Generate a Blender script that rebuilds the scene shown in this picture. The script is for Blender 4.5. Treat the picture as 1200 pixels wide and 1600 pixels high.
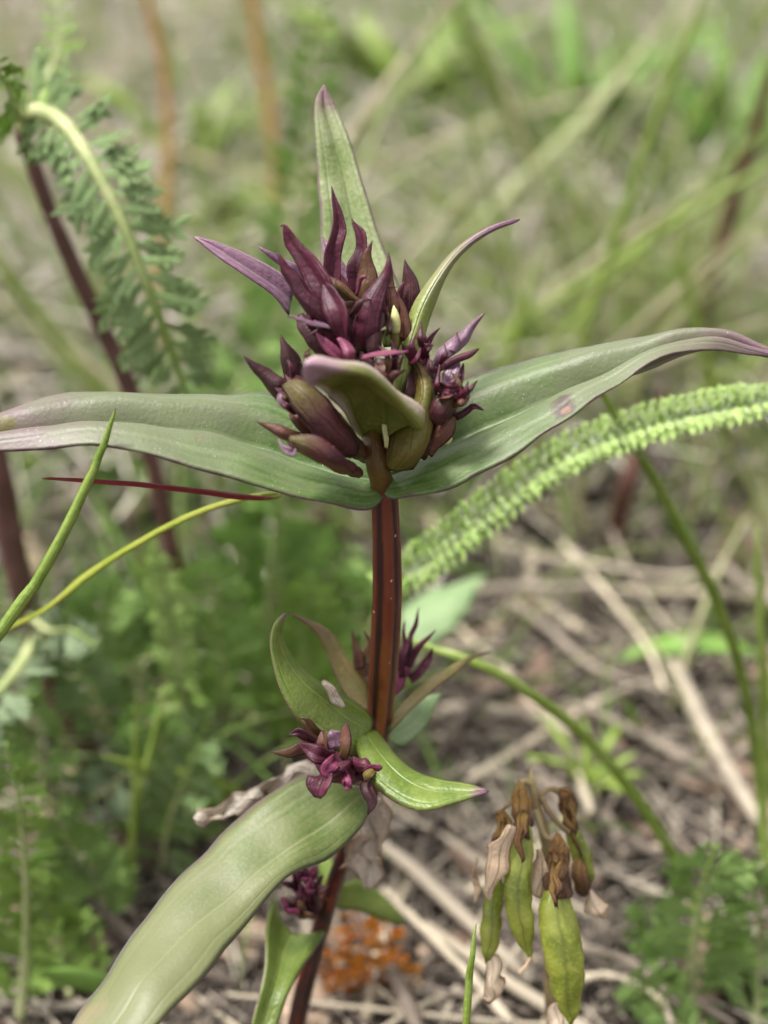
import bpy, math, random
import numpy as np
from mathutils import Vector, Matrix, noise as mnoise

random.seed(7); rng = np.random.default_rng(7)
scene = bpy.context.scene
col = scene.collection
for o in list(bpy.data.objects): bpy.data.objects.remove(o)

# ------------------------------------------------------------------ camera
PITCH = math.radians(30.0); D0 = 134.0; HFOV = math.radians(30.0); FOCUS_Z = 80.0   # mm
K = math.tan(HFOV/2)/600.0
FW = np.array([0, math.cos(PITCH), -math.sin(PITCH)]); UP = np.array([0, math.sin(PITCH), math.cos(PITCH)]); RT = np.array([1., 0, 0])
CAM = np.array([0., 0., FOCUS_Z]) - D0*FW
cd = bpy.data.cameras.new('camera'); cam = bpy.data.objects.new('camera', cd); col.objects.link(cam)
cam.location = CAM*0.001; cam.rotation_euler = (math.pi/2-PITCH, 0, 0)
cd.sensor_fit = 'HORIZONTAL'; cd.sensor_width = 36; cd.lens = 18/math.tan(HFOV/2)
cd.clip_start = 0.005; cd.clip_end = 200
cd.dof.use_dof = True; cd.dof.focus_distance = (D0)*0.001; cd.dof.aperture_fstop = cd.lens/3.4
scene.camera = cam
# ------------------------------------------------------------------ sky, sun, exposure
SUN_EL, SUN_AZ = math.radians(66), math.radians(-75)      # azimuth from +Y (north) clockwise
w = bpy.data.worlds.new('World'); scene.world = w; w.use_nodes = True
nt = w.node_tree; bg = nt.nodes['Background']
sky = nt.nodes.new('ShaderNodeTexSky'); sky.sky_type = 'NISHITA'; sky.sun_disc = False
sky.sun_elevation = SUN_EL; sky.sun_rotation = SUN_AZ; sky.dust_density = 4; sky.air_density = 1
hs = nt.nodes.new('ShaderNodeHueSaturation'); hs.inputs['Saturation'].default_value = 0.06
nt.links.new(sky.outputs[0], hs.inputs['Color']); nt.links.new(hs.outputs[0], bg.inputs[0]); bg.inputs[1].default_value = 0.085
sl = bpy.data.lights.new('sun', 'SUN'); sun = bpy.data.objects.new('sun', sl); col.objects.link(sun)
sl.energy = 1.5; sl.angle = math.radians(11); sl.color = (1, 0.97, 0.92)
sd = Vector((math.sin(SUN_AZ)*math.cos(SUN_EL), math.cos(SUN_AZ)*math.cos(SUN_EL), math.sin(SUN_EL)))
sun.rotation_euler = sd.to_track_quat('Z', 'Y').to_euler(); sun.location = sd*2
scene.view_settings.view_transform = 'Standard'; scene.view_settings.look = 'None'
scene.view_settings.exposure = 1.72; scene.view_settings.gamma = 1
scene.render.resolution_x = 768; scene.render.resolution_y = 1024

# ------------------------------------------------------------------ pixel helpers (mm)
def ray(px, py): return FW + RT*(px-600)*K + UP*(800-py)*K
def P(px, py, dz=0.0): return CAM + (D0+dz)*ray(px, py)
def V(px, py, y):
    r = ray(px, py); return CAM + r*((y-CAM[1])/r[1])
def G(px, py, z=0.0):
    r = ray(px, py); return CAM + r*((z-CAM[2])/r[2])
def pxmm(p): return K*float(np.dot(np.asarray(p)-CAM, FW))      # size of a pixel at that point
def cr(pts, n):
    pts = np.asarray(pts, float); k = len(pts)
    if k == 2:
        t = np.linspace(0, 1, n).reshape((n,)+(1,)*(pts.ndim-1)); return pts[0]*(1-t)+pts[1]*t
    e = np.concatenate([[2*pts[0]-pts[1]], pts, [2*pts[-1]-pts[-2]]])
    out = []
    for s in np.linspace(0, k-1, n):
        i = min(int(s), k-2); t = s-i
        a, b, c, d = e[i], e[i+1], e[i+2], e[i+3]
        out.append(0.5*((2*b)+(c-a)*t+(2*a-5*b+4*c-d)*t*t+(3*b-a-3*c+d)*t**3))
    return np.array(out)
def nrm(v):
    l = np.linalg.norm(v, axis=-1, keepdims=True); return v/np.maximum(l, 1e-9)

# ------------------------------------------------------------------ object helpers
def empty(name, loc_mm, label, cat, group=None):
    o = bpy.data.objects.new(name, None); col.objects.link(o); o.location = np.asarray(loc_mm)*0.001
    o.empty_display_size = 0.005; o['label'] = label; o['category'] = cat
    if group: o['group'] = group
    return o
def rootloc(o):
    while o.parent: o = o.parent
    return np.array(o.location)*1000
def tag(o, label, cat, group=None, kind=None):
    o['label'] = label; o['category'] = cat
    if group: o['group'] = group
    if kind: o['kind'] = kind
    return o
def mk(name, verts, faces, mat, parent=None, uv=None, origin=None, smooth=True, rnd=None):
    v = np.asarray(verts, float)
    org = rootloc(parent) if parent is not None else (np.zeros(3) if origin is None else np.asarray(origin))
    me = bpy.data.meshes.new(name); me.from_pydata(((v-org)*0.001).tolist(), [], faces)
    if uv is not None:
        l = me.uv_layers.new(name='UVMap'); uv = np.asarray(uv, float)
        li = np.empty(len(me.loops), int); me.loops.foreach_get('vertex_index', li)
        l.data.foreach_set('uv', uv[li].ravel())
    if rnd is not None:
        a = me.attributes.new('rnd', 'FLOAT', 'POINT'); a.data.foreach_set('value', np.asarray(rnd, float))
    if smooth: me.shade_smooth()
    me.materials.append(mat)
    o = bpy.data.objects.new(name, me); col.objects.link(o)
    if parent is not None: o.parent = parent
    else: o.location = org*0.001
    return o
def sheet_geo(g, t=0.3):
    nv, nu = g.shape[:2]
    dv = np.gradient(g, axis=0); du = np.gradient(g, axis=1); n = nrm(np.cross(du, dv))
    e = np.sqrt(np.clip(1-(np.linspace(-1, 1, nu)**2), 0, 1))**0.7
    ev = np.ones(nv); ev[0] = ev[-1] = 0
    th = (t/2)*ev[:, None]*e[None, :]
    top = g+n*th[..., None]; bot = g-n*th[..., None]
    verts = list(top.reshape(-1, 3)); uv = [(j/(nu-1), i/(nv-1)) for i in range(nv) for j in range(nu)]
    idx = np.arange(nv*nu).reshape(nv, nu); bi = idx.copy()
    for i in range(1, nv-1):
        for j in range(1, nu-1):
            bi[i, j] = len(verts); verts.append(bot[i, j]); uv.append((j/(nu-1), i/(nv-1)))
    f = []
    for i in range(nv-1):
        for j in range(nu-1):
            f.append((idx[i, j], idx[i, j+1], idx[i+1, j+1], idx[i+1, j]))
            q = (bi[i, j], bi[i+1, j], bi[i+1, j+1], bi[i, j+1])
            f.append(q)
    return np.array(verts), [tuple(int(a) for a in q) for q in f], uv
def wob(g, amp, seed, freq=0.25):
    """smooth irregular undulation of a surface (mm)"""
    s = g.shape; out = g.copy().reshape(-1, 3)
    for i, p in enumerate(out):
        q = Vector(p*freq)+Vector((seed*7.3, seed*3.1, 0))
        out[i] = p+amp*np.array(mnoise.noise_vector(q))
    return out.reshape(s)
SEED = [0]
def loft(name, secs, mat, parent, nv=26, nu=11, t=0.35, amp=0.25, groove=0.0, freq=0.25):
    """leaf through traced cross sections: each a list of 3D points from one margin to the other"""
    a = np.array([cr(s, nu) for s in secs]); g = cr(a, nv)
    SEED[0] += 1
    if amp: g = wob(g, amp, SEED[0], freq)
    if groove:
        dv = np.gradient(g, axis=0); du = np.gradient(g, axis=1); n = nrm(np.cross(du, dv))
        if np.dot(n.mean((0, 1)), UP-FW) < 0: n = -n
        u = np.linspace(-1, 1, nu); prof = -np.exp(-(abs(u)/0.15)**1.3)+0.7*np.exp(-((abs(u)-0.48)/0.3)**2)
        wv = np.sin(np.linspace(0, 1, nv)*math.pi)**0.5
        g = g+n*(groove*wv[:, None]*prof[None, :])[..., None]
    v, f, uv = sheet_geo(g, t)
    return mk(name, v, f, mat, parent, uv)
def blade_geo(pts, widths, nrmv=None, cup=0.25, n=12, nu=7, t=0.25, amp=0.12, twist=0, fold=0):
    c = cr(pts, n); wd = cr(np.array(widths)[:, None], n)[:, 0]
    tg = nrm(np.gradient(c, axis=0)); N0 = -FW if nrmv is None else np.asarray(nrmv, float)
    if N0.ndim == 1: N0 = np.repeat(N0[None], n, 0)
    else: N0 = cr(N0, n)
    sd_ = nrm(np.cross(tg, N0)); N = nrm(np.cross(sd_, tg))
    if twist:
        a = np.linspace(0, twist, n)[:, None]; sd_ = sd_*np.cos(a)+N*np.sin(a); N = nrm(np.cross(sd_, tg))
    u = np.linspace(-1, 1, nu)
    g = c[:, None]+sd_[:, None]*(u[None, :, None]*wd[:, None, None]/2) - N[:, None]*((cup*u**2+fold*abs(u))[None, :, None]*wd[:, None, None]/2)
    if amp: SEED[0] += 1; g = wob(g, amp, SEED[0], 0.5)
    return sheet_geo(g, t)
def blade(name, pts, widths, mat, parent=None, **kw):
    org = kw.pop('origin', None)
    v, f, uv = blade_geo(pts, widths, **kw)
    return mk(name, v, f, mat, parent, uv, origin=org)
def pw(pts, wpx):      # pixel widths to mm at the depth of the point
    return [wv*pxmm(p) for p, wv in zip(pts, wpx)]
def tube_geo(pts, radii, n=16, ns=8, prof=None, ref=None, flat=1.0, bump=0.0):
    c = cr(pts, n); r = cr(np.array(radii, float)[:, None], n)[:, 0].clip(0.01)
    tg = nrm(np.gradient(c, axis=0)); ref = np.array([0.13, -1, 0.21]) if ref is None else np.asarray(ref, float)
    sx = nrm(np.cross(tg, ref)); sy = nrm(np.cross(sx, tg))
    th = np.linspace(0, 2*math.pi, ns, endpoint=False)
    pr = np.ones(ns) if prof is None else np.array([prof(a) for a in th])
    g = c[:, None]+sx[:, None]*(np.cos(th)*pr)[None, :, None]*r[:, None, None]+sy[:, None]*(np.sin(th)*pr*flat)[None, :, None]*r[:, None, None]
    if bump: SEED[0] += 1; g = wob(g, bump, SEED[0], 0.9)
    v = list(g.reshape(-1, 3)); uv = [(j/ns, i/(n-1)) for i in range(n) for j in range(ns)]
    f = [(i*ns+j, i*ns+(j+1) % ns, (i+1)*ns+(j+1) % ns, (i+1)*ns+j) for i in range(n-1) for j in range(ns)]
    a = len(v); v += [c[0], c[-1]]; uv += [(0.5, 0), (0.5, 1)]
    f += [(a, (j+1) % ns, j) for j in range(ns)]+[(a+1, (n-1)*ns+j, (n-1)*ns+(j+1) % ns) for j in range(ns)]
    return np.array(v), f, uv
def tube(name, pts, radii, mat, parent=None, **kw):
    org = kw.pop('origin', None)
    v, f, uv = tube_geo(pts, radii, **kw)
    return mk(name, v, f, mat, parent, uv, origin=org)

# ------------------------------------------------------------------ materials
def srgb(r, g, b):
    return tuple(((c/255)/12.92 if c/255 <= 0.04045 else (((c/255)+0.055)/1.055)**2.4) for c in (r, g, b))+(1,)
class NB:
    def __init__(s, name):
        s.m = bpy.data.materials.new(name); s.m.use_nodes = True; s.t = s.m.node_tree; s.b = s.t.nodes['Principled BSDF']
        s.out = s.t.nodes['Material Output']
    def n(s, typ, **kw):
        x = s.t.nodes.new('ShaderNode'+typ)
        for k, v in kw.items(): setattr(x, k, v)
        return x
    def l(s, a, b): s.t.links.new(a, b)
    def math(s, op, a, b=None, c=None, clamp=False):
        x = s.n('Math', operation=op); x.use_clamp = clamp
        for i, v in enumerate((a, b, c)):
            if v is None: continue
            if isinstance(v, (int, float)): x.inputs[i].default_value = v
            else: s.l(v, x.inputs[i])
        return x.outputs[0]
    def mix(s, f, a, b):
        x = s.n('MixRGB')
        for i, v in ((0, f), (1, a), (2, b)):
            if isinstance(v, (int, float)): x.inputs[i].default_value = v
            elif isinstance(v, tuple): x.inputs[i].default_value = v
            else: s.l(v, x.inputs[i])
        return x.outputs[0]
    def step(s, v, lo, hi):
        x = s.n('MapRange'); x.interpolation_type = 'SMOOTHSTEP'; s.l(v, x.inputs[0]); x.inputs[1].default_value = lo; x.inputs[2].default_value = hi
        return x.outputs[0]
    def noise(s, sc, det=3, vec=None):
        x = s.n('TexNoise'); x.inputs['Scale'].default_value = sc; x.inputs['Detail'].default_value = det
        if vec is None:
            if not hasattr(s, 'tc'): s.tc = s.n('TexCoord')
            vec = s.tc.outputs['Object']
        s.l(vec, x.inputs['Vector']); return x.outputs[0]
    def uv(s):
        x = s.n('UVMap'); y = s.n('SeparateXYZ'); s.l(x.outputs[0], y.inputs[0]); return y.outputs[0], y.outputs[1]
def leafmat(name, base, base2, tip=None, tip0=0.75, edge=None, edge0=0.86, vein=None, rough=0.45, nveins=3, bump=0.5, trans=0.0,
            speck=0.0, spec=0.5, blotch=None, rvar=0.0, sheen=0.0, far=None, thru=0.0, tip1=1.0, spots=()):
    m = NB(name); u, v = m.uv()
    c = m.mix(m.step(m.noise(260, 4), 0.38, 0.62), base, base2)
    fine = m.noise(2600, 3)
    c = m.mix(m.math('MULTIPLY', m.step(fine, 0.45, 0.75), 0.35), c, tuple(min(1, x*1.5+0.015) for x in base2[:3])+(1,))
    if far:
        cb = m.n('CombineXYZ'); m.l(m.math('MULTIPLY', u, 34), cb.inputs[0]); m.l(m.math('MULTIPLY', v, 5), cb.inputs[1])
        stk = m.noise(1.0, 4, cb.outputs[0])
        c = m.mix(m.math('MULTIPLY', m.step(stk, 0.42, 0.68), 0.5), c, far); c = m.mix(m.math('MULTIPLY', m.step(stk, 0.52, 0.3), 0.45), c, tuple(x*0.55 for x in base[:3])+(1,))
    if far: c = m.mix(m.math('MULTIPLY', m.step(m.math('ADD', v, m.math('MULTIPLY_ADD', m.noise(200, 3), 0.5, -0.25)), 0.15, 0.6), 0.8), c, far)
    if tip: c = m.mix(m.math('MULTIPLY', m.step(m.math('ADD', v, m.math('MULTIPLY_ADD', m.noise(300, 2), 0.3, -0.15)), tip0, tip1), 0.95), c, tip)
    ad = m.math('MULTIPLY', m.math('ABSOLUTE', m.math('SUBTRACT', u, 0.5)), 2)
    hgt = None
    if nveins:
        q = m.math('ABSOLUTE', m.math('SUBTRACT', m.math('FRACT', m.math('MULTIPLY_ADD', u, nveins, 0.0 if nveins % 2 else 0.5)), 0.5))
        vm = m.math('SUBTRACT', 1.0, m.step(q, 0.0, 0.10))
        mid = m.math('SUBTRACT', 1.0, m.step(ad, 0.0, 0.06))
        if vein: c = m.mix(m.math('ADD', m.math('MULTIPLY', vm, 0.18), m.math('MULTIPLY', mid, 0.4), clamp=True), c, vein)
        hgt = m.math('ADD', m.math('MULTIPLY', vm, -0.5), m.math('MULTIPLY', mid, -0.7))
    if edge: c = m.mix(m.math('MULTIPLY', m.step(m.math('ADD', ad, m.math('MULTIPLY_ADD', m.noise(500, 2), 0.16, -0.08)), edge0, 1.0), 0.9), c, edge)
    if blotch:
        bm = m.step(m.noise(150, 2), 0.66, 0.74); c = m.mix(m.math('MULTIPLY', bm, 0.7), c, blotch)
    if speck:
        vo = m.n('TexVoronoi'); vo.inputs['Scale'].default_value = 2300; m.l(m.tc.outputs['Object'], vo.inputs['Vector'])
        sm = m.math('MULTIPLY', m.math('LESS_THAN', vo.outputs['Distance'], 0.09), m.step(m.noise(420, 2), 0.46, 0.66))
        c = m.mix(m.math('MULTIPLY', sm, speck), c, (0.75, 0.78, 0.68, 1))
    for sp_, rad, sc_ in spots:
        vd = m.n('VectorMath', operation='DISTANCE'); m.l(m.tc.outputs['Object'], vd.inputs[0]); vd.inputs[1].default_value = tuple(sp_)
        dd = m.math('ADD', vd.outputs['Value'], m.math('MULTIPLY_ADD', m.noise(900, 3), rad*1.6, -rad*0.8))
        c = m.mix(m.math('SUBTRACT', 1.0, m.step(dd, rad*0.45, rad)), c, sc_)
    if rvar:
        oi = m.n('ObjectInfo'); hsn = m.n('HueSaturation'); m.l(c, hsn.inputs['Color'])
        m.l(m.math('MULTIPLY_ADD', oi.outputs['Random'], rvar, 1-rvar/2), hsn.inputs['Value']); c = hsn.outputs[0]
    m.l(c, m.b.inputs['Base Color']); m.b.inputs['Roughness'].default_value = rough; m.b.inputs['Specular IOR Level'].default_value = spec
    if sheen:
        m.b.inputs['Sheen Weight'].default_value = sheen; m.b.inputs['Sheen Roughness'].default_value = 0.4
    bp = m.n('Bump'); bp.inputs['Strength'].default_value = bump; bp.inputs['Distance'].default_value = 0.00025
    h = m.math('MULTIPLY_ADD', fine, 0.7, m.math('MULTIPLY', m.noise(700, 2), 0.7))
    if hgt is not None: h = m.math('ADD', h, hgt)
    m.l(h, bp.inputs['Height']); m.l(bp.outputs[0], m.b.inputs['Normal'])
    if trans:
        m.b.inputs['Subsurface Weight'].default_value = trans; m.b.inputs['Subsurface Scale'].default_value = 0.0012
        m.b.inputs['Subsurface Radius'].default_value = (0.6, 1.0, 0.25)
    if thru:
        tr = m.n('BsdfTranslucent'); m.l(c, tr.inputs['Color']); mx = m.n('MixShader'); mx.inputs[0].default_value = thru
        m.l(m.b.outputs[0], mx.inputs[1]); m.l(tr.outputs[0], mx.inputs[2]); m.l(mx.outputs[0], m.out.inputs['Surface'])
    return m.m
def thinmat(name, cols, rough=0.5, trans=0.3, attr=True, spec=0.35):
    """grass and straw: colour by blade, light shines through"""
    m = NB(name)
    if attr: a = m.n('Attribute'); a.attribute_name = 'rnd'; r = a.outputs['Fac']
    else: r = m.n('ObjectInfo').outputs['Random']
    cr_ = m.n('ValToRGB'); e = cr_.color_ramp.elements
    while len(e) < len(cols): e.new(0.5)
    for i, c in enumerate(cols): e[i].position = i/max(1, len(cols)-1); e[i].color = c
    m.l(r, cr_.inputs[0])
    c = m.mix(m.math('MULTIPLY', m.step(m.noise(220, 3), 0.4, 0.7), 0.45), cr_.outputs[0], m.mix(0.5, cr_.outputs[0], (0.05, 0.04, 0.03, 1)))
    m.l(c, m.b.inputs['Base Color']); m.b.inputs['Roughness'].default_value = rough; m.b.inputs['Specular IOR Level'].default_value = spec
    bp = m.n('Bump'); bp.inputs['Strength'].default_value = 0.4; bp.inputs['Distance'].default_value = 0.0003; m.l(m.noise(900, 3), bp.inputs['Height']); m.l(bp.outputs[0], m.b.inputs['Normal'])
    if trans:
        tr = m.n('BsdfTranslucent'); m.l(c, tr.inputs['Color']); mx = m.n('MixShader'); mx.inputs[0].default_value = trans
        m.l(m.b.outputs[0], mx.inputs[1]); m.l(tr.outputs[0], mx.inputs[2]); m.l(mx.outputs[0], m.out.inputs['Surface'])
    return m.m

GREEN = srgb(58, 88, 16); GREEN2 = srgb(78, 104, 36); PURP = srgb(60, 15, 32); PURP2 = srgb(82, 27, 46); PEDGE = srgb(72, 36, 46)
M = {}
BASE = np.array([V(440, 1680, -4)[0], -4, -3.0])
def spot(px, py, dz): return (P(px, py, dz)-np.array([BASE[0], BASE[1], -4.0]))*0.001
M['leaf'] = leafmat('gentian_leaf', GREEN, GREEN2, tip=srgb(108, 80, 90), tip0=0.6, edge=PEDGE, edge0=0.93, vein=srgb(122, 136, 96), rough=0.5, nveins=3, bump=0.3, speck=0.8, sheen=0.12, far=srgb(98, 102, 74), spots=((spot(880, 635, -3), 0.0016, srgb(70, 56, 46)), (spot(884, 641, -3.4), 0.0006, srgb(112, 78, 56)), (spot(311, 691, -2), 0.0009, srgb(104, 78, 58)), (spot(6, 662, -1), 0.0012, srgb(92, 86, 40))))  # far: greyer outer half, purple-grey leaf tint plus painted sky sheen
M['leaf_back'] = leafmat('gentian_back_leaf', srgb(116, 130, 78), srgb(140, 148, 106), tip=srgb(128, 92, 104), tip0=0.72, edge=srgb(112, 84, 92), edge0=0.85, vein=srgb(96, 112, 60), rough=0.45, nveins=3, bump=0.5, speck=0.5, sheen=0.12)
M['leaf_low'] = leafmat('gentian_lower_leaf', srgb(78, 96, 38), srgb(100, 110, 58), tip=srgb(130, 112, 88), tip0=0.85, edge=srgb(108, 86, 76), edge0=0.92, vein=srgb(116, 118, 78), rough=0.5, nveins=3, bump=0.2, speck=0.1, sheen=0.1, blotch=srgb(118, 106, 78), far=srgb(102, 104, 68))
M['leaf_node'] = leafmat('gentian_node_leaf', srgb(86, 106, 30), srgb(108, 124, 50), tip=srgb(118, 76, 98), tip0=0.86, edge=srgb(122, 88, 84), edge0=0.92, vein=srgb(140, 160, 80), rough=0.42, nveins=3, speck=0.2)
M['leaf_brown'] = leafmat('gentian_bronze_leaf', srgb(104, 98, 44), srgb(122, 108, 62), tip=srgb(96, 62, 60), tip0=0.6, edge=srgb(96, 66, 56), edge0=0.8, rough=0.45)
M['front'] = leafmat('gentian_front_leaf', srgb(92, 98, 32), srgb(112, 110, 48), tip=srgb(168, 130, 150), tip0=0.7, edge=srgb(176, 158, 150), edge0=0.66, rough=0.45, nveins=3, spec=0.4)  # pale edge colour paints in the skylight on the rolled-over rim
M['olive'] = leafmat('calyx_olive', srgb(92, 88, 34), srgb(108, 92, 44), tip=PURP, tip0=0.7, edge=srgb(84, 40, 50), edge0=0.72, rough=0.5, nveins=3, speck=0.3, spec=0.35)
M['olivebr'] = leafmat('calyx_bronze', srgb(84, 62, 34), srgb(92, 54, 44), tip=PURP, tip0=0.75, edge=PURP, edge0=0.7, rough=0.5, speck=0.2, spec=0.35)
M['tubeolive'] = leafmat('calyx_two_tone', srgb(60, 26, 36), srgb(80, 42, 40), tip=srgb(82, 72, 32), tip0=0.45, tip1=0.85, edge=srgb(70, 28, 40), edge0=0.62, rough=0.5, nveins=3, speck=0.3, spec=0.35)
M['purple'] = leafmat('sepal_purple', PURP, PURP2, tip=srgb(58, 26, 40), tip0=0.85, edge=srgb(70, 26, 44), edge0=0.85, rough=0.5, nveins=3, speck=0.15, rvar=0.4, spec=0.35)
M['dark'] = leafmat('sepal_dark', srgb(58, 32, 34), srgb(76, 42, 46), tip=srgb(56, 26, 36), tip0=0.7, edge=srgb(52, 24, 34), rough=0.5, speck=0.15, rvar=0.3, spec=0.35)
M['lilac_sheen'] = leafmat('sepal_lilac_sheen', srgb(100, 66, 86), srgb(120, 88, 106), tip=srgb(96, 48, 74), tip0=0.75, edge=srgb(104, 58, 84), edge0=0.9, rough=0.45, nveins=3, sheen=0.2)  # paler lilac: sky sheen on the purple upper surfaces, put into the colour
M['magenta'] = leafmat('sepal_magenta', srgb(98, 30, 58), srgb(114, 50, 76), tip=srgb(128, 56, 90), tip0=0.7, edge=srgb(92, 28, 62), rough=0.5, speck=0.1, spec=0.35)
M['sr'] = leafmat('gentian_curved_leaf', srgb(110, 124, 48), srgb(124, 132, 66), tip=srgb(112, 70, 98), tip0=0.30, edge=srgb(104, 62, 84), edge0=0.75, rough=0.42)
M['cream'] = leafmat('bud_cream', srgb(206, 204, 150), srgb(186, 182, 120), rough=0.5, nveins=0)
M['husk'] = leafmat('dry_husk', srgb(236, 216, 190), srgb(214, 186, 156), edge=srgb(190, 150, 116), edge0=0.75, rough=0.7, nveins=3, spec=0.2, bump=0.9, thru=0.25)
M['wither'] = leafmat('withered_leaf', srgb(178, 160, 142), srgb(206, 194, 178), edge=srgb(140, 116, 96), edge0=0.7, rough=0.75, nveins=5, spec=0.2, bump=1.0)
M['orange'] = leafmat('orange_dead_leaf', srgb(206, 146, 56), srgb(170, 112, 58), tip=srgb(120, 76, 46), tip0=0.6, edge=srgb(150, 84, 34), rough=0.7, spec=0.2)
M['pod'] = leafmat('seed_pod', srgb(96, 108, 24), srgb(138, 144, 56), rough=0.4, nveins=1, vein=srgb(84, 92, 36), bump=0.4, blotch=srgb(104, 100, 34))
M['podcal'] = leafmat('withered_calyx', srgb(150, 118, 66), srgb(116, 84, 54), tip=srgb(84, 60, 50), tip0=0.3, tip1=0.8, rough=0.75, nveins=9, spec=0.2, bump=1.2)
M['podstalk'] = leafmat('pod_stalk', srgb(166, 150, 104), srgb(140, 118, 86), rough=0.6, nveins=0)
def stemmat():
    m = NB('gentian_stem'); u, v = m.uv()
    q = m.math('ABSOLUTE', m.math('SUBTRACT', m.math('FRACT', m.math('MULTIPLY', u, 4)), 0.5))     # 0.5 at the ridges
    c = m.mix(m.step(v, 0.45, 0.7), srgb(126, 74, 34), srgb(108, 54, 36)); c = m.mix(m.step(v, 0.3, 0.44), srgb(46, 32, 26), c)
    c = m.mix(m.step(m.noise(300, 3), 0.4, 0.65), c, srgb(104, 46, 28))
    c = m.mix(m.step(m.math('ADD', q, m.math('MULTIPLY_ADD', m.noise(400, 3), 0.16, -0.08)), 0.18, 0.42), c, srgb(48, 22, 22))
    vo = m.n('TexVoronoi'); vo.inputs['Scale'].default_value = 700; m.l(m.tc.outputs['Object'], vo.inputs['Vector'])
    c = m.mix(m.math('MULTIPLY', m.math('LESS_THAN', vo.outputs['Distance'], 0.1), m.step(m.noise(500, 2), 0.52, 0.6)), c, srgb(190, 160, 140))
    m.l(c, m.b.inputs['Base Color']); m.b.inputs['Roughness'].default_value = 0.32
    bp = m.n('Bump'); bp.inputs['Strength'].default_value = 0.5; bp.inputs['Distance'].default_value = 0.0002
    mp = m.n('Mapping'); mp.inputs['Scale'].default_value = (1, 1, 0.08); m.l(m.tc.outputs['Object'], mp.inputs[0])
    m.l(m.noise(2500, 2, mp.outputs[0]), bp.inputs['Height']); m.l(bp.outputs[0], m.b.inputs['Normal'])
    m.b.inputs['Subsurface Weight'].default_value = 0.15; m.b.inputs['Subsurface Scale'].default_value = 0.001
    return m.m
M['stem'] = stemmat()
M['stemtop'] = leafmat('gentian_stem_top', srgb(96, 78, 26), srgb(82, 50, 28), rough=0.45, nveins=4, speck=0.2)
M['ystem'] = leafmat('brown_stem', srgb(104, 72, 66), srgb(84, 58, 50), rough=0.6, nveins=5, bump=0.8, spec=0.3)
M['yrach'] = leafmat('yarrow_rachis', srgb(176, 178, 128), srgb(150, 160, 104), tip=srgb(122, 150, 66), tip0=0.35, rough=0.6, nveins=0)
def yarrow(name, a, b, attr_var=0.35):
    return leafmat(name, a, b, rough=0.55, nveins=0, bump=0.4, rvar=attr_var, spec=0.3, thru=0.4)
M['y_dark'] = yarrow('yarrow_green', srgb(132, 160, 98), srgb(160, 182, 128))
M['y_bright'] = yarrow('yarrow_bright', srgb(138, 174, 86), srgb(168, 194, 120))
M['y_grey'] = yarrow('yarrow_grey', srgb(130, 152, 112), srgb(160, 174, 140))
M['y_lime'] = yarrow('yarrow_lime', srgb(132, 166, 70), srgb(160, 186, 100))
M['y_orange'] = yarrow('dead_orange_leaf', srgb(240, 178, 62), srgb(214, 146, 60))
M['y_wool'] = yarrow('yarrow_woolly', srgb(166, 202, 96), srgb(214, 230, 164))
M['g_green'] = leafmat('grass_green', srgb(98, 122, 34), srgb(120, 140, 56), tip=srgb(120, 50, 60), tip0=0.93, rough=0.4, nveins=5, speck=0.15)
M['g_yellow'] = leafmat('grass_fold', srgb(140, 154, 36), srgb(158, 164, 58), tip=srgb(150, 36, 56), tip0=0.58, tip1=0.68, rough=0.45, nveins=3, thru=0.25)
M['g_lime'] = leafmat('grass_lime', srgb(132, 156, 58), srgb(150, 170, 84), rough=0.45, nveins=3, thru=0.25)
M['g_orange'] = leafmat('grass_orange', srgb(222, 180, 108), srgb(206, 164, 104), rough=0.6, nveins=3, thru=0.25)
M['g_brown'] = leafmat('grass_redbrown', srgb(122, 80, 66), srgb(100, 66, 56), rough=0.6, nveins=3, thru=0.25)
M['g_pale'] = leafmat('grass_pale', srgb(196, 198, 152), srgb(174, 184, 126), rough=0.6, nveins=3, thru=0.25)
M['g_dry'] = leafmat('grass_dry', srgb(222, 208, 180), srgb(200, 184, 156), rough=0.6, nveins=3, thru=0.3)
M['broad'] = leafmat('broad_leaf', srgb(112, 150, 58), srgb(130, 166, 78), rough=0.45, nveins=5, thru=0.25)
M['broad_pale'] = leafmat('broad_pale_leaf', srgb(128, 154, 104), srgb(146, 168, 120), rough=0.45, nveins=5, thru=0.25)
M['hair'] = thinmat('woolly_hair', [(0.75, 0.75, 0.66, 1), (0.95, 0.95, 0.9, 1)], trans=0.55)
M['grass_stuff'] = thinmat('background_grass', [srgb(130, 168, 78), srgb(164, 186, 104), srgb(196, 202, 140), srgb(218, 212, 176), srgb(232, 224, 206)], trans=0.5)
M['straw_stuff'] = thinmat('litter', [srgb(52, 45, 42), srgb(100, 90, 82), srgb(148, 136, 124), srgb(206, 194, 174)], trans=0.1, rough=0.7, spec=0.2)
M['dead_stuff'] = thinmat('dead_grass', [srgb(172, 158, 152), srgb(210, 198, 186), srgb(236, 228, 216), srgb(206, 206, 170)], trans=0.2, rough=0.7, spec=0.2)
M['straw'] = thinmat('dry_stalk', [srgb(90, 80, 72), srgb(128, 116, 104), srgb(164, 152, 136), srgb(208, 194, 168)], trans=0.0, rough=0.7, attr=False, spec=0.2)
M['deadleaf'] = thinmat('dead_leaf', [srgb(110, 90, 78), srgb(150, 126, 108), srgb(184, 160, 138)], trans=0.1, rough=0.75, attr=False, spec=0.2)
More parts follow.
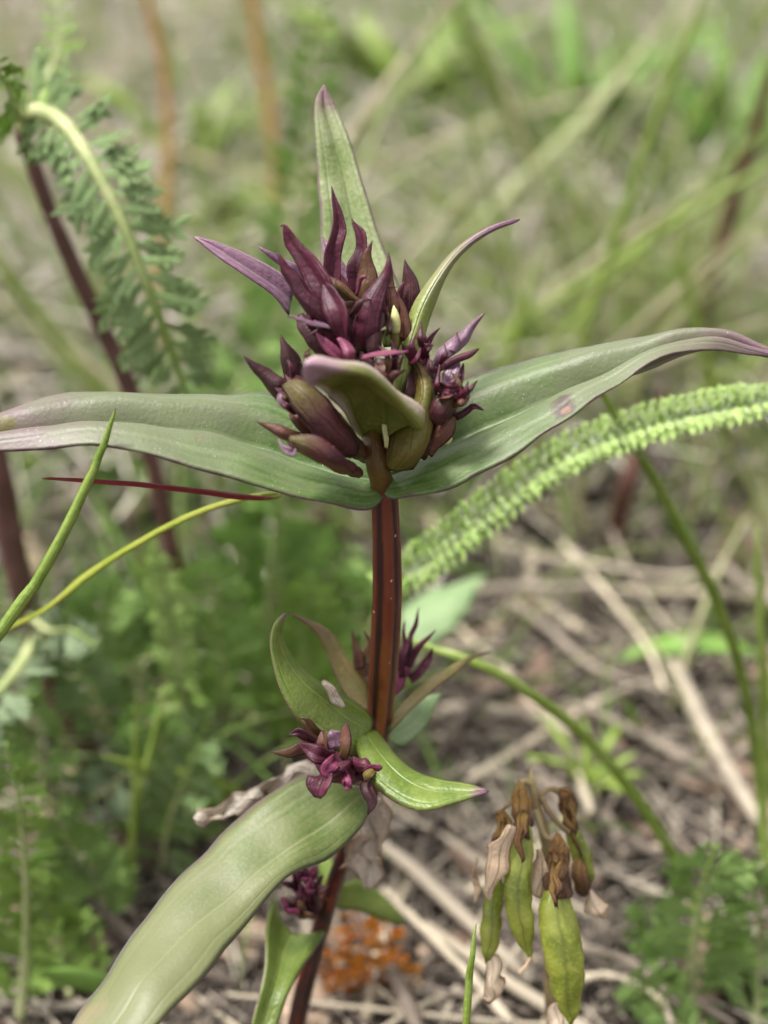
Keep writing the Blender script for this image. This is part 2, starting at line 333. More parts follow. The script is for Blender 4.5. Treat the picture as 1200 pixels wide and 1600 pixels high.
def soil():
    m = NB('soil'); n1 = m.noise(60, 5); n2 = m.noise(500, 4)
    c = m.mix(m.step(n1, 0.35, 0.65), srgb(46, 39, 36), srgb(86, 75, 69)); c = m.mix(m.step(n2, 0.5, 0.7), c, srgb(124, 108, 100))
    m.l(c, m.b.inputs['Base Color']); m.b.inputs['Roughness'].default_value = 0.95; m.b.inputs['Specular IOR Level'].default_value = 0.15
    bp = m.n('Bump'); bp.inputs['Strength'].default_value = 0.8; bp.inputs['Distance'].default_value = 0.003; m.l(n2, bp.inputs['Height']); m.l(bp.outputs[0], m.b.inputs['Normal'])
    return m.m
M['soil'] = soil()

# ------------------------------------------------------------------ ground
def gz(x, y):
    f = min(1.0, 900/max(1, math.hypot(x, y)))
    return 5.0*f*mnoise.noise(Vector((x*0.018, y*0.018, 0.4)))+2.0*f*mnoise.noise(Vector((x*0.07, y*0.07, 3.1)))-3.0
def build_ground():
    a = np.concatenate([[-30000, -12000, -5000, -2500, -1400, -900], np.arange(-640, 641, 9), [900, 1400, 2500, 5000, 12000, 30000]])
    b = np.concatenate([[-30000, -12000, -5000, -2000, -900, -400], np.arange(-200, 1001, 9), [1300, 1800, 2600, 5000, 12000, 30000]])
    v = [(x, y, gz(x, y)) for y in b for x in a]; na = len(a)
    f = [(j*na+i, j*na+i+1, (j+1)*na+i+1, (j+1)*na+i) for j in range(len(b)-1) for i in range(na-1)]
    o = mk('ground', v, f, M['soil']); o['kind'] = 'structure'; o['label'] = 'bare brown soil covered with litter'; return o
build_ground()

# ------------------------------------------------------------------ the gentian
base_pt = np.array([V(440, 1680, -4)[0], -4, -3.0])
gent = empty('gentian_plant', (base_pt[0], base_pt[1], -4.0), 'purple-budded gentian with long green leaves and square red-brown stem in sharp focus', 'wildflower')
stem_pts = [base_pt, V(465, 1590, -4), V(520, 1390, -2), V(572, 1255, -1), V(590, 1150, 0), V(600, 1030, 0), V(605, 930, 0), V(604, 840, 0.3), V(601, 775, 0.5), V(598, 760, 0.6)]
def sqprof(a):
    q = abs(math.cos(2*(a+0.15))); return 0.93+0.2*q**6
rw = [w_*pxmm(p)/2 for w_, p in zip([28, 27, 26, 29, 34, 42, 42, 40, 38, 36], stem_pts)]
v, f, uv = tube_geo(stem_pts, rw, n=60, ns=32, prof=sqprof, ref=(0, -1, 0.0), bump=0.04)
uv = [(((a*2*math.pi+0.15)/(2*math.pi)+0.0+0.125) % 1.0, b) for a, b in uv]
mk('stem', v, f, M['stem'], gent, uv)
us = [V(600, 770, 0.5), V(590, 725, 0.2), V(583, 690, 1.2), V(579, 640, 4.5), V(574, 590, 5.5), V(570, 540, 5)]
tube('stem_top', us, [a*pxmm(p)/2 for a, p in zip([34, 34, 32, 28, 22, 10], us)], M['stemtop'], gent, n=24, ns=16, bump=0.06, prof=lambda a: 0.94+0.12*abs(math.cos(2*a)))
def S(*p): return [P(*q) for q in p]
LF = lambda name, secs, mat, **kw: loft(name, [S(*s) for s in secs], M[mat], gent, **kw)
# left leaf of the top pair
LF('leaf', [((588, 722, 1.5), (592, 752, 0.5), (599, 776, -2.0)),
            ((545, 672, 4), (545, 738, 1.2), (575, 796, -4.0)),
            ((490, 640, 5), (480, 720, 1.4), (515, 789, -4.8)),
            ((415, 614, 5.2), (415, 694, 1.3), (440, 773, -5.2)),
            ((340, 619, 4.8), (345, 673, 1.0), (350, 747, -5.4)),
            ((250, 616, 4.2), (258, 661, 0.4), (255, 720, -5.2)),
            ((150, 613, 3.4), (165, 656, 0.0), (165, 698, -4.8)),
            ((70, 622, 2.4), (75, 662, -0.8), (80, 704, -4.4)),
            ((-10, 650, 1.2), (-5, 676, -1.5), (0, 706, -3.8)),
            ((-110, 688, -2.2), (-110, 690, -2.4), (-110, 692, -2.6))], 'leaf', nv=44, nu=25, groove=1.15, t=0.45, amp=0.3)
# right leaf of the top pair
LF('leaf', [((606, 725, 1.5), (604, 748, 0.5), (598, 774, -2.0)),
            ((650, 665, 4), (635, 728, 1.4), (618, 781, -4.0)),
            ((690, 618, 5), (688, 698, 1.6), (672, 773, -4.6)),
            ((735, 590, 5), (752, 663, 1.6), (745, 747, -4.8)),
            ((812, 566, 4.8), (832, 628, 1.4), (815, 708, -4.8)),
            ((890, 549, 4.2), (905, 598, 1.0), (885, 656, -4.4)),
            ((965, 532, 3.4), (982, 570, 0.6), (968, 600, -3.8)),
            ((1030, 521, 2.6), (1045, 545, 0.4), (1048, 558, -2.6)),
            ((1090, 517, 1.8), (1105, 533, 0.2), (1112, 551, -1.6)),
            ((1150, 525, 0.6), (1160, 540, -0.2), (1165, 553, -1.0)),
            ((1222, 557, -1.0), (1222, 558, -1.1), (1222, 559, -1.2))], 'leaf', nv=48, nu=25, groove=1.15, t=0.45, amp=0.3)
# upright leaf behind the head
LF('leaf', [((588, 700, 2.5), (597, 702, 2.8), (607, 700, 2.5)),
            ((545, 610, 5), (592, 610, 6), (645, 605, 5)),
            ((515, 500, 7), (580, 500, 8), (641, 500, 7)),
            ((504, 425, 8), (568, 425, 9), (617, 430, 8)),
            ((501, 350, 8.5), (552, 350, 9.5), (588, 348, 8.5)),
            ((496, 275, 9), (534, 275, 10), (564, 278, 9)),
            ((492, 205, 9.5), (518, 210, 10.2), (542, 208, 9.5)),
            ((494, 160, 10), (508, 165, 10.2), (524, 162, 10)),
            ((506, 134, 10), (507, 133.5, 10), (508, 134, 10))], 'leaf_back', nv=36, nu=13, groove=0.25, amp=0.2)
# short leaf that points at the camera and rolls over
LF('leaf', [((571, 690, -1), (577, 694, -0.6), (583, 692, -0.6), (587, 686, -1), (588, 684, 0)),
            ((552, 668, -4), (575, 672, -2.5), (605, 664, -3), (634, 668, -6), (640, 652, -3)),
            ((532, 640, -7.5), (560, 640, -4.5), (602, 634, -5), (652, 672, -8.5), (658, 650, -6.5)),
            ((520, 622, -9.5), (548, 612, -7), (588, 604, -8), (634, 640, -10.5), (636, 618, -9)),
            ((506, 611, -12), (530, 600, -10), (566, 592, -11), (596, 604, -13.5), (598, 584, -12)),
            ((494, 605, -14), (512, 594, -13), (536, 586, -14), (556, 582, -16), (552, 562, -14.5)),
            ((478, 602, -16), (488, 592, -16), (502, 582, -16.6), (514, 574, -17.6), (508, 556, -16.5)),
            ((466, 586, -18.5), (467, 580, -18.6), (469, 576, -18.7), (472, 571, -18.8), (473, 566, -18.6))], 'front', nv=34, nu=21, amp=0.55, t=0.2)
# small upper pair
LF('leaf', [((462, 452, 1), (455, 470, 1), (452, 495, 0)),
            ((440, 428, 1), (430, 448, 0.5), (425, 462, -0.6)),
            ((398, 403, 0.5), (386, 418, 0), (378, 428, -1.2)),
            ((345, 380, 0), (338, 388, -0.3), (334, 398, -1)),
            ((301, 370, 0), (301.5, 371, 0), (302, 372, 0))], 'lilac_sheen', nv=22, nu=11, groove=0.2, amp=0.1)
LF('leaf', [((606, 640, -1), (615, 645, -2), (628, 640, -1.5)),
            ((612, 585, -2), (630, 585, -3.2), (645, 580, -2)),
            ((630, 520, -1), (645, 525, -2.4), (662, 530, -1)),
            ((648, 470, -0.5), (662, 475, -1.8), (679, 478, -0.5)),
            ((682, 422, 0), (692, 424, -1), (702, 424, 0)),
            ((722, 382, 0.2), (728, 384, -0.6), (735, 385, 0.2)),
            ((766, 355, 0), (768, 357, -0.4), (770, 360, 0)),
            ((812, 341, 0), (812, 342, 0), (812, 343.5, 0))], 'sr', nv=34, nu=11, amp=0.1, t=0.45)
# bract round the right lower buds
LF('bract', [((600, 724, -2), (612, 735, -3), (645, 733, -2)),
             ((601, 700, -2), (640, 706, -5.5), (672, 694, -3.5)),
             ((612, 662, -1.5), (648, 660, -5), (679, 645, -4)),
             ((640, 622, -1.5), (662, 618, -4.5), (677, 608, -3.5)),
             ((645, 580, -2), (657, 578, -3.6), (667, 578, -3)),
             ((626, 534, -3.5), (627, 535, -3.6), (628, 536, -3.6))], 'olive', nv=26, nu=13, amp=0.15, t=0.5)

def sep(parent, mat, pts, w, name='sepal', cup=None, nrmv=None, fold=None, **kw):
    pp = [P(*q) for q in pts]; SEED[0] += 1
    nn = nrmv if nrmv is not None else -FW+RT*random.uniform(-0.8, 0.8)+UP*random.uniform(-0.3, 0.5)
    cup = random.choice([-0.25, 0.05, 0.15]) if cup is None else cup*0.55
    fold = random.choice([-0.5, 0.4, 0.6]) if fold is None else fold
    pp = [p+0.25*np.array(mnoise.noise_vector(Vector(p*0.5))) if 0 < i < len(pp)-1 else p for i, p in enumerate(pp)]
    return blade(name, pp, pw(pp, w), M[mat], parent, nrmv=nn, cup=cup, fold=fold, n=20, nu=9, t=0.16, amp=0.34, **kw)
def calyx(mat, pts, w, **kw):
    pp = [P(*q) for q in pts]
    return tube('calyx', pp, [a*0.68*pxmm(p)/2 for a, p in zip(w, pp)], M[mat], gent, n=16, ns=20, bump=0.25,
                prof=lambda a: 0.95+0.16*abs(math.cos(2.5*a)), **kw)
# top head: five-lobed calyces
c = calyx('purple', [(560, 560, 0), (535, 530, -3), (515, 500, -4), (505, 470, -4)], [14, 50, 60, 40])
sep(c, 'purple', [(532, 500, -6), (505, 456, -6.5), (482, 414, -6), (458, 376, -6), (444, 353, -6), (439, 354, -6)], [24, 40, 34, 20, 7, 1])
sep(c, 'purple', [(512, 508, -7), (476, 470, -7.5), (446, 430, -7.5), (428, 391, -7.5)], [26, 32, 22, 1])
sep(c, 'purple', [(546, 540, -7), (534, 500, -8), (519, 462, -7.5), (506, 436, -6.5)], [20, 36, 28, 2])
sep(c, 'lilac_sheen', [(475, 446, -1), (458, 425, -1), (433, 404, -1), (403, 385, -1)], [24, 22, 14, 1])
sep(c, 'lilac_sheen', [(512, 508, -7), (500, 505, -8), (476, 500, -9), (446, 497, -9.5)], [28, 24, 14, 1], cup=0.2, nrmv=UP-0.5*FW)
c = calyx('dark', [(548, 575, -1), (515, 555, -3), (488, 525, -4), (468, 495, -3.5)], [14, 40, 40, 24])
sep(c, 'magenta', [(560, 570, -7), (535, 558, -8), (512, 540, -8), (497, 520, -7.5)], [10, 18, 18, 4], cup=0.6)
sep(c, 'magenta', [(553, 575, -8), (547, 555, -9), (540, 540, -8.5), (533, 528, -8)], [14, 22, 18, 8], name='petal')
c = calyx('purple', [(570, 570, 1), (555, 510, 1), (535, 460, 1), (522, 430, 1)], [16, 50, 50, 26])
sep(c, 'purple', [(520, 480, -1), (517, 430, -2), (523, 375, -2), (527, 335, -2), (515, 293, -2)], [26, 29, 25, 17, 1])
sep(c, 'lilac_sheen', [(545, 460, 1), (535, 440, 1), (520, 410, 1.5), (504, 368, 2)], [40, 40, 30, 1])
sep(c, 'olivebr', [(572, 480, -3), (548, 462, -3.5), (525, 442, -3.5), (504, 424, -3)], [12, 19, 18, 5])
c = calyx('purple', [(575, 580, 0), (572, 530, -1), (575, 480, -1), (578, 450, -1)], [16, 52, 56, 36])
sep(c, 'purple', [(560, 460, 0), (558, 425, -0.5), (566, 385, 0), (553, 341, 0)], [24, 26, 24, 1])
sep(c, 'olivebr', [(570, 478, -2.5), (571, 440, -3), (575, 410, -3), (580, 378, -3)], [28, 34, 22, 1])
sep(c, 'magenta', [(556, 460, -4), (559, 446, -4.5), (564, 436, -4.8), (573, 432, -5)], [7, 7, 6, 3])
sep(c, 'purple', [(566, 552, -5), (570, 510, -6.5), (582, 468, -6.5), (600, 435, -6), (606, 415, -6), (610, 393, -6)], [34, 40, 36, 22, 10, 1], fold=0.25)
sep(c, 'olivebr', [(600, 520, -2), (606, 480, -2.5), (610, 440, -2.5), (611, 410, -2.5)], [22, 24, 14, 2])
sep(c, 'dark', [(592, 560, -5.5), (588, 530, -6), (590, 505, -6), (596, 490, -5.5)], [24, 30, 24, 8])
# small pale bud beside the curved leaf
c = calyx('olive', [(618, 560, -1), (618, 540, -1.5), (619, 515, -1.8), (619, 500, -1.8)], [10, 26, 28, 20])
pp = S((619, 520, -3.2), (618, 505, -3.4), (617, 490, -3.3), (615, 477, -3)); tube('petal', pp, [6*pxmm(p)*k for p, k in zip(pp, (1, 1.35, 1.0, 0.1))], M['cream'], c, n=10, ns=10)
sep(c, 'leaf_node', [(606, 540, -2), (604, 500, -2.2), (607, 465, -2), (612, 440, -2)], [14, 15, 12, 2])
sep(c, 'olivebr', [(630, 530, -2.2), (632, 505, -2.6), (628, 475, -2.6), (616, 452, -2.4)], [16, 18, 16, 2])
sep(c, 'cream', [(610, 513, -5), (601, 511, -5.6), (596, 511, -5.8), (588, 510, -5.8)], [7, 7, 6, 2], name='petal')
c = calyx('dark', [(640, 560, 2), (642, 530, 2), (643, 500, 2), (642, 480, 2)], [14, 30, 32, 24])
sep(c, 'dark', [(641, 500, 0.5), (643, 468, 0), (641, 440, 0), (633, 404, 0)], [30, 30, 26, 1])
sep(c, 'purple', [(612, 480, 0), (618, 466, -0.2), (626, 454, -0.4), (634, 438, -0.4)], [10, 12, 10, 2])
sep(c, 'purple', [(655, 570, 0), (656, 545, -0.2), (657, 525, -0.2), (656, 505, 0)], [20, 22, 22, 12])
# middle pink blade and its calyx
c = calyx('dark', [(590, 640, -2), (592, 610, -4), (597, 580, -5), (600, 562, -5)], [20, 48, 52, 40])
sep(c, 'magenta', [(563, 558, -8), (585, 558, -8.5), (612, 556, -9), (640, 549, -9)], [10, 20, 17, 2], cup=0.5, nrmv=UP-0.8*FW)
sep(c, 'olivebr', [(595, 610, -6), (603, 590, -7), (617, 572, -7), (634, 556, -7)], [28, 34, 26, 4])
sep(c, 'dark', [(575, 600, -6), (572, 575, -7), (570, 560, -7), (568, 548, -6.6)], [20, 24, 20, 6])
# right cluster of buds
c = calyx('dark', [(640, 690, 0), (655, 640, -1.5), (668, 600, -1), (678, 570, 0)], [20, 50, 52, 34])
sep(c, 'lilac_sheen', [(672, 575, -2), (690, 552, -3), (712, 532, -3.4), (735, 512, -3.4), (757, 489, -3.4)], [14, 24, 26, 15, 1], cup=0.3)
sep(c, 'lilac_sheen', [(706, 545, -3.4), (711, 532, -3.5), (713, 518, -3.5)], [16, 11, 1], cup=0.1)
sep(c, 'purple', [(668, 580, -3), (695, 568, -4), (722, 554, -4.4), (748, 544, -4.4)], [12, 17, 16, 2], cup=0.4)
sep(c, 'magenta', [(662, 570, -3), (663, 558, -3.2), (662, 548, -3.2)], [14, 16, 5])
sep(c, 'dark', [(640, 640, -3), (645, 615, -3.4), (646, 590, -3), (650, 570, -2.5)], [30, 32, 24, 6])
c = calyx('olivebr', [(660, 715, -1), (680, 680, -2.2), (697, 640, -2.4), (704, 600, -1.5), (708, 575, -1)], [14, 38, 44, 36, 24])
sep(c, 'lilac_sheen', [(694, 622, -4), (702, 605, -4.2), (709, 585, -4), (714, 565, -3.4)], [22, 28, 26, 12], cup=0.5)
sep(c, 'purple', [(711, 615, -3.6), (718, 600, -4), (722, 585, -4), (724, 567, -3.8)], [8, 14, 14, 2])
sep(c, 'tubeolive', [(680, 664, -4.6), (694, 646, -5.4), (706, 628, -5.4), (712, 610, -5)], [26, 38, 38, 16], cup=0.6)
sep(c, 'magenta', [(688, 610, -4.6), (694, 604, -5), (701, 600, -5), (704, 606, -5.2)], [10, 14, 10, 3])
sep(c, 'purple', [(712, 648, -4), (728, 638, -4.4), (740, 635, -4.6), (755, 640, -4.6)], [14, 11, 8, 1])
sep(c, 'olivebr', [(670, 708, -3), (682, 685, -4), (698, 662, -4.2), (716, 644, -4)], [14, 28, 28, 8])
sep(c, 'leaf_node', [(685, 700, -2), (690, 690, -2.2), (697, 678, -2.2), (703, 668, -2)], [8, 9, 8, 2])
pp = S((692, 692, -3), (700, 688, -3.2), (706, 684, -3)); tube('petal', pp, [a*pxmm(pp[0]) for a in (4, 6, 1.5)], M['cream'], c, n=8, ns=8)
# left cluster of buds
c = calyx('olivebr', [(570, 716, -1), (548, 694, -5), (512, 655, -6.5), (478, 620, -6), (458, 600, -5)], [24, 46, 58, 56, 46])
sep(c, 'tubeolive', [(562, 708, -7), (520, 668, -9.5), (488, 630, -10), (450, 594, -9)], [26, 48, 54, 30], cup=0.45, fold=0.35)
sep(c, 'dark', [(447, 630, -6), (432, 608, -6.4), (408, 583, -6.6), (381, 557, -6.6)], [32, 34, 24, 1])
sep(c, 'dark', [(466, 605, -4), (461, 580, -4.4), (452, 552, -4.6), (439, 523, -4.6)], [30, 31, 25, 2])
sep(c, 'lilac_sheen', [(452, 640, -7.5), (445, 628, -8), (442, 615, -8), (446, 604, -7.8)], [10, 15, 14, 6], cup=0.6)
sep(c, 'purple', [(558, 712, -6.5), (525, 694, -8.5), (495, 668, -8.6), (470, 640, -8)], [16, 24, 22, 8], cup=0.6)
c = calyx('olivebr', [(562, 740, -3), (540, 730, -6), (505, 712, -7), (475, 698, -7), (455, 684, -6.5)], [18, 34, 38, 34, 26])
sep(c, 'tubeolive', [(552, 738, -8), (515, 718, -10.4), (480, 698, -10.6), (450, 683, -9.6)], [18, 33, 32, 10], cup=0.45, fold=0.35)
sep(c, 'olivebr', [(465, 692, -7.6), (445, 680, -8), (425, 668, -8), (403, 661, -8)], [20, 18, 14, 1])
sep(c, 'lilac_sheen', [(464, 703, -9), (455, 708, -9.6), (444, 702, -9.4), (436, 688, -9)], [10, 13, 9, 1], cup=0.3)
sep(c, 'olivebr', [(487, 680, -6), (475, 668, -6.4), (463, 655, -6.4), (452, 645, -6)], [20, 24, 22, 10])
sep(gent, 'cream', [(603, 700, -3), (605, 685, -3.6), (604, 665, -3.6), (606, 644, -3)], [7, 9, 8, 2], name='petal')

# the crowd of narrow jagged lobes between the larger ones
cal_ = [o for o in gent.children if o.name.startswith('calyx')]
for (cx, cy, rx, ry, dz0, n_, a0, a1) in [(528, 500, 34, 34, -6.5, 13, 60, 200), (590, 500, 30, 40, -4.5, 9, 50, 130), (600, 595, 40, 22, -8, 8, 20, 160), (690, 615, 26, 34, -5.5, 12, -20, 110), (462, 625, 22, 24, -7.5, 5, 100, 190), (650, 560, 20, 24, -4, 6, 30, 120), (500, 590, 22, 24, -7, 7, 80, 170)]:
    for k in range(n_):
        a = math.radians(a0+(a1-a0)*(k+random.random())/n_); x = cx+random.gauss(0, 0.45)*rx; y = cy+random.gauss(0, 0.45)*ry; L = random.uniform(26, 50); b_ = random.uniform(-0.5, 0.5)
        q = [(x, y, dz0+1.2), (x+math.cos(a)*L*0.4, y-math.sin(a)*L*0.4, dz0-random.uniform(0, 1)), (x+math.cos(a+b_*0.5)*L*0.75, y-math.sin(a+b_*0.5)*L*0.75, dz0-random.uniform(0, 1)), (x+math.cos(a+b_)*L*1.1, y-math.sin(a+b_)*L*1.1, dz0)]
        W_ = random.uniform(9, 17)
        sep(cal_[(k*3+int(cx)) % len(cal_)], random.choice(['purple', 'purple', 'dark', 'olivebr', 'purple']), q, [W_*0.7, W_, W_*0.6, 0.8])
# second node: leaves, bud clusters
def n2(px, py, dz): return P(px, py, dz)
LF('leaf', [((560, 1190, 8), (578, 1150, 10), (582, 1128, 11)),
            ((515, 1170, 5), (545, 1128, 8), (575, 1112, 11)),
            ((475, 1140, 3), (505, 1095, 6), (540, 1086, 10)),
            ((452, 1105, 2), (470, 1065, 4.5), (492, 1060, 8)),
            ((433, 1065, 2), (447, 1035, 4), (463, 1034, 6)),
            ((422, 1010, 2), (435, 1000, 3.5), (447, 1002, 5)),
            ((427, 975, 2.5), (435, 975, 3), (442, 978, 4)),
            ((445, 957, 3), (446, 957, 3), (447, 958, 3.2))], 'leaf_node', nv=32, nu=11, amp=0.25, t=0.45)
LF('leaf', [((552, 1150, 9), (570, 1146, 9), (586, 1138, 11)),
            ((560, 1180, 6), (585, 1168, 7), (603, 1158, 9)),
            ((580, 1222, 3), (606, 1196, 4.5), (625, 1186, 7)),
            ((615, 1252, 1), (640, 1222, 3), (655, 1206, 5)),
            ((665, 1267, 0), (680, 1238, 2), (695, 1217, 3.5)),
            ((715, 1256, 0.5), (722, 1240, 1.5), (730, 1224, 2.5)),
            ((764, 1240, 1), (764.5, 1239, 1), (765, 1238, 1))], 'leaf_node', nv=30, nu=11, amp=0.2, t=0.45, groove=0.15)
LF('leaf', [((585, 1120, 13), (575, 1105, 14), (572, 1085, 15)),
            ((550, 1100, 14), (560, 1070, 15), (573, 1062, 16)),
            ((522, 1050, 15), (533, 1035, 16), (545, 1028, 17)),
            ((495, 993, 15), (503, 988, 15.5), (512, 985, 16)),
            ((450, 957, 14), (452, 957, 14), (455, 958, 14))], 'leaf_brown', nv=22, nu=9)
LF('leaf', [((612, 1120, 13), (608, 1135, 12), (606, 1150, 12)),
            ((645, 1080, 15), (648, 1092, 14), (650, 1105, 13)),
            ((690, 1048, 17), (693, 1055, 16.5), (697, 1064, 16)),
            ((735, 1024, 19), (737, 1027, 19), (739, 1031, 19)),
            ((775, 1017, 21), (775, 1017.5, 21), (775, 1018, 21))], 'leaf_brown', nv=20, nu=9)
LF('leaf', [((608, 1160, 14), (600, 1150, 14), (604, 1130, 14)),
            ((632, 1165, 15), (628, 1140, 16), (625, 1115, 17)),
            ((660, 1140, 18), (655, 1115, 19), (648, 1090, 20)),
            ((690, 1085, 24), (690, 1084, 24), (690, 1083, 24))], 'broad_pale', nv=16, nu=9)
# long leaf towards lower left
LF('leaf', [((545, 1228, 9), (572, 1240, 9), (583, 1258, 9)),
            ((480, 1210, 9), (540, 1262, 8), (560, 1298, 7)),
            ((420, 1240, 8), (490, 1300, 6), (512, 1342, 5)),
            ((350, 1300, 6), (425, 1348, 3), (447, 1372, 2)),
            ((285, 1365, 3), (350, 1410, 0), (395, 1437, -1)),
            ((225, 1437, 0), (275, 1475, -4), (340, 1502, -5)),
            ((165, 1522, -4), (215, 1550, -8), (275, 1570, -9)),
            ((112, 1600, -8), (155, 1630, -11), (205, 1640, -12)),
            ((70, 1690, -12), (72, 1700, -13), (76, 1700, -13))], 'leaf_low', nv=40, nu=13, groove=0.16, amp=0.35, t=0.45)
# second bud cluster
c = calyx('purple', [(570, 1210, 9), (545, 1205, 4), (520, 1196, 1), (505, 1188, 0)], [20, 56, 66, 46])
Z = -1.5
sep(c, 'olivebr', [(500, 1150, 1), (488, 1140, 0), (478, 1129, -0.5), (465, 1124, -0.5)], [22, 20, 14, 1])
sep(c, 'purple', [(495, 1158, 1), (482, 1151, 0), (465, 1146, -0.5), (450, 1149, -0.5)], [20, 18, 14, 1])
sep(c, 'olivebr', [(495, 1170, 1), (470, 1174, 0.5), (450, 1177, 0), (426, 1178, 0)], [24, 24, 16, 1])
sep(c, 'purple', [(520, 1186, -1), (498, 1180, Z-1), (480, 1172, Z-1), (464, 1162, Z-1)], [26, 30, 20, 1])
sep(c, 'olivebr', [(534, 1190, -1), (534, 1172, Z-2), (538, 1152, Z-2), (542, 1129, Z-2)], [22, 29, 20, 1])
sep(c, 'purple', [(517, 1200, -1), (505, 1218, Z-2), (498, 1232, Z-2.6), (495, 1245, Z-2.6)], [28, 42, 40, 12], name='petal', cup=0.3)
sep(c, 'magenta', [(532, 1205, -1), (538, 1217, Z-2), (540, 1225, Z-2), (536, 1233, Z-2)], [14, 20, 18, 4], name='petal')
sep(c, 'magenta', [(528, 1185, -1), (518, 1192, -3.4), (512, 1203, -3.6), (514, 1213, -3.4)], [14, 24, 22, 6], name='petal', cup=0.3)
sep(c, 'purple', [(525, 1212, -1), (532, 1202, -3.4), (540, 1195, -3.4), (546, 1188, -3)], [14, 22, 20, 6], name='petal', cup=0.3)
sep(c, 'olivebr', [(512, 1180, 0), (508, 1165, -0.5), (505, 1155, -0.5), (503, 1143, 0)], [18, 22, 20, 6], name='petal')
sep(c, 'lilac_sheen', [(526, 1170, 1), (522, 1158, 1), (518, 1150, 1), (514, 1142, 1.5)], [20, 22, 18, 6], name='petal')
c = calyx('olivebr', [(585, 1200, 11), (578, 1204, 6), (572, 1208, 3), (568, 1212, 2)], [12, 30, 34, 26])
sep(c, 'dark', [(577, 1215, 1), (577, 1235, 0), (579, 1252, -0.4), (575, 1273, -0.4)], [18, 23, 18, 1])
sep(c, 'magenta', [(570, 1205, 1), (580, 1200, 0), (590, 1198, -0.4), (596, 1199, -0.4)], [14, 15, 12, 4])
sep(c, 'purple', [(545, 1190, 2), (558, 1195, 1), (570, 1199, 0.5), (582, 1206, 0.5)], [16, 24, 22, 6])
sep(c, 'olive', [(584, 1200, 0), (580, 1208, -0.6), (575, 1216, -0.8), (573, 1222, -0.6)], [14, 20, 18, 6])
# buds behind the stem
c = calyx('magenta', [(606, 1090, 14), (622, 1065, 16), (632, 1040, 17), (638, 1020, 17)], [14, 34, 32, 18])
for q in ([(632, 1040, 15), (637, 1010, 15), (646, 985, 15.5), (658, 950, 16)], [(640, 1040, 15), (652, 1018, 15), (665, 1000, 15), (680, 985, 15)],
          [(630, 1060, 15), (628, 1030, 14.5), (634, 1000, 15), (632, 970, 15)], [(640, 1060, 15.5), (655, 1050, 15.5), (668, 1030, 16), (672, 1012, 16)]):
    sep(c, 'purple', q, [13, 13, 9, 1])
c = calyx('olivebr', [(592, 1085, 15), (575, 1060, 16), (565, 1040, 16), (558, 1020, 16)], [14, 30, 28, 16])
for q in ([(566, 1045, 15), (560, 1025, 15), (556, 1010, 15), (550, 985, 15)], [(572, 1040, 15), (575, 1025, 15), (577, 1005, 15), (572, 985, 15)]):
    sep(c, 'olivebr', q, [16, 16, 11, 1])
# third node: small leaves and dark buds
LF('leaf', [((425, 1395, 20), (455, 1455, 21), (512, 1452, 21)),
            ((416, 1440, 17), (445, 1480, 19), (508, 1462, 19)),
            ((415, 1490, 14), (437, 1510, 16), (476, 1505, 16)),
            ((407, 1540, 12), (425, 1555, 13), (453, 1550, 13)),
            ((393, 1600, 10), (410, 1610, 11), (432, 1605, 11)),
            ((380, 1690, 8), (381, 1692, 8), (383, 1690, 8))], 'leaf_node', nv=22, nu=9)
LF('leaf', [((520, 1420, 24), (524, 1400, 24), (528, 1385, 24)), ((560, 1425, 27), (565, 1400, 28), (560, 1375, 28)), ((605, 1440, 30), (606, 1415, 31), (590, 1390, 31)), ((640, 1450, 33), (640, 1449, 33), (640, 1448, 33))], 'leaf_node', nv=14, nu=7)
LF('leaf', [((515, 1415, 24), (512, 1400, 24), (516, 1385, 24)), ((505, 1400, 25), (510, 1370, 26), (525, 1360, 26)), ((500, 1370, 27), (512, 1345, 28), (524, 1345, 28)), ((500, 1320, 30), (501, 1320, 30), (502, 1320, 30))], 'leaf_node', nv=14, nu=7)
for k, (x, y, m_) in enumerate([(462, 1385, 'purple'), (478, 1405, 'purple'), (455, 1420, 'dark'), (470, 1430, 'olivebr'), (492, 1395, 'dark'), (480, 1375, 'purple')]):
    c = calyx(m_, [(500, 1430, 23), ((500+x)/2, (1430+y)/2, 19), (x, y, 17), (x-4, y-8, 16)], [8, 18, 20, 8])
    for a in (0.4, 1.9, 3.3, 4.8):
        dx, dy = math.cos(a+k)*22, -abs(math.sin(a+k))*26-4
        sep(c, m_ if a > 1 else 'magenta', [(x, y, 16), (x+dx*0.4, y+dy*0.4, 15), (x+dx, y+dy, 15)], [12, 13, 1])
# withered leaves hanging at the lower node
LF('withered_leaf', [((560, 1215, 12), (560, 1225, 12.5), (560, 1235, 12)), ((470, 1190, 14), (466, 1212, 13), (474, 1228, 15)), ((425, 1218, 14), (420, 1236, 16), (428, 1250, 14)), ((385, 1232, 15), (392, 1252, 13), (384, 1266, 16)), ((345, 1256, 15), (350, 1270, 17), (342, 1284, 14)), ((300, 1262, 16), (304, 1276, 14), (300, 1290, 16))], 'wither', nv=40, nu=11, amp=1.0, freq=0.6)
LF('withered_leaf', [((590, 1240, 13), (598, 1240, 13), (606, 1245, 13)), ((565, 1290, 13), (590, 1280, 15), (612, 1290, 13)), ((545, 1320, 14), (575, 1312, 16), (602, 1318, 14)), ((540, 1350, 15), (570, 1345, 17), (598, 1352, 15)), ((555, 1372, 16), (575, 1374, 17), (592, 1372, 16))], 'wither', nv=30, nu=13, amp=1.4, freq=0.5)
o = blade('dry_flake', [P(505, 1063, 4.5), P(520, 1082, 5), P(530, 1096, 5.5), P(540, 1108, 6)], [0.4, 0.9, 1.0, 0.3], M['wither'], None, nrmv=-FW, cup=0.5, amp=0.4, origin=P(525, 1090, 5))
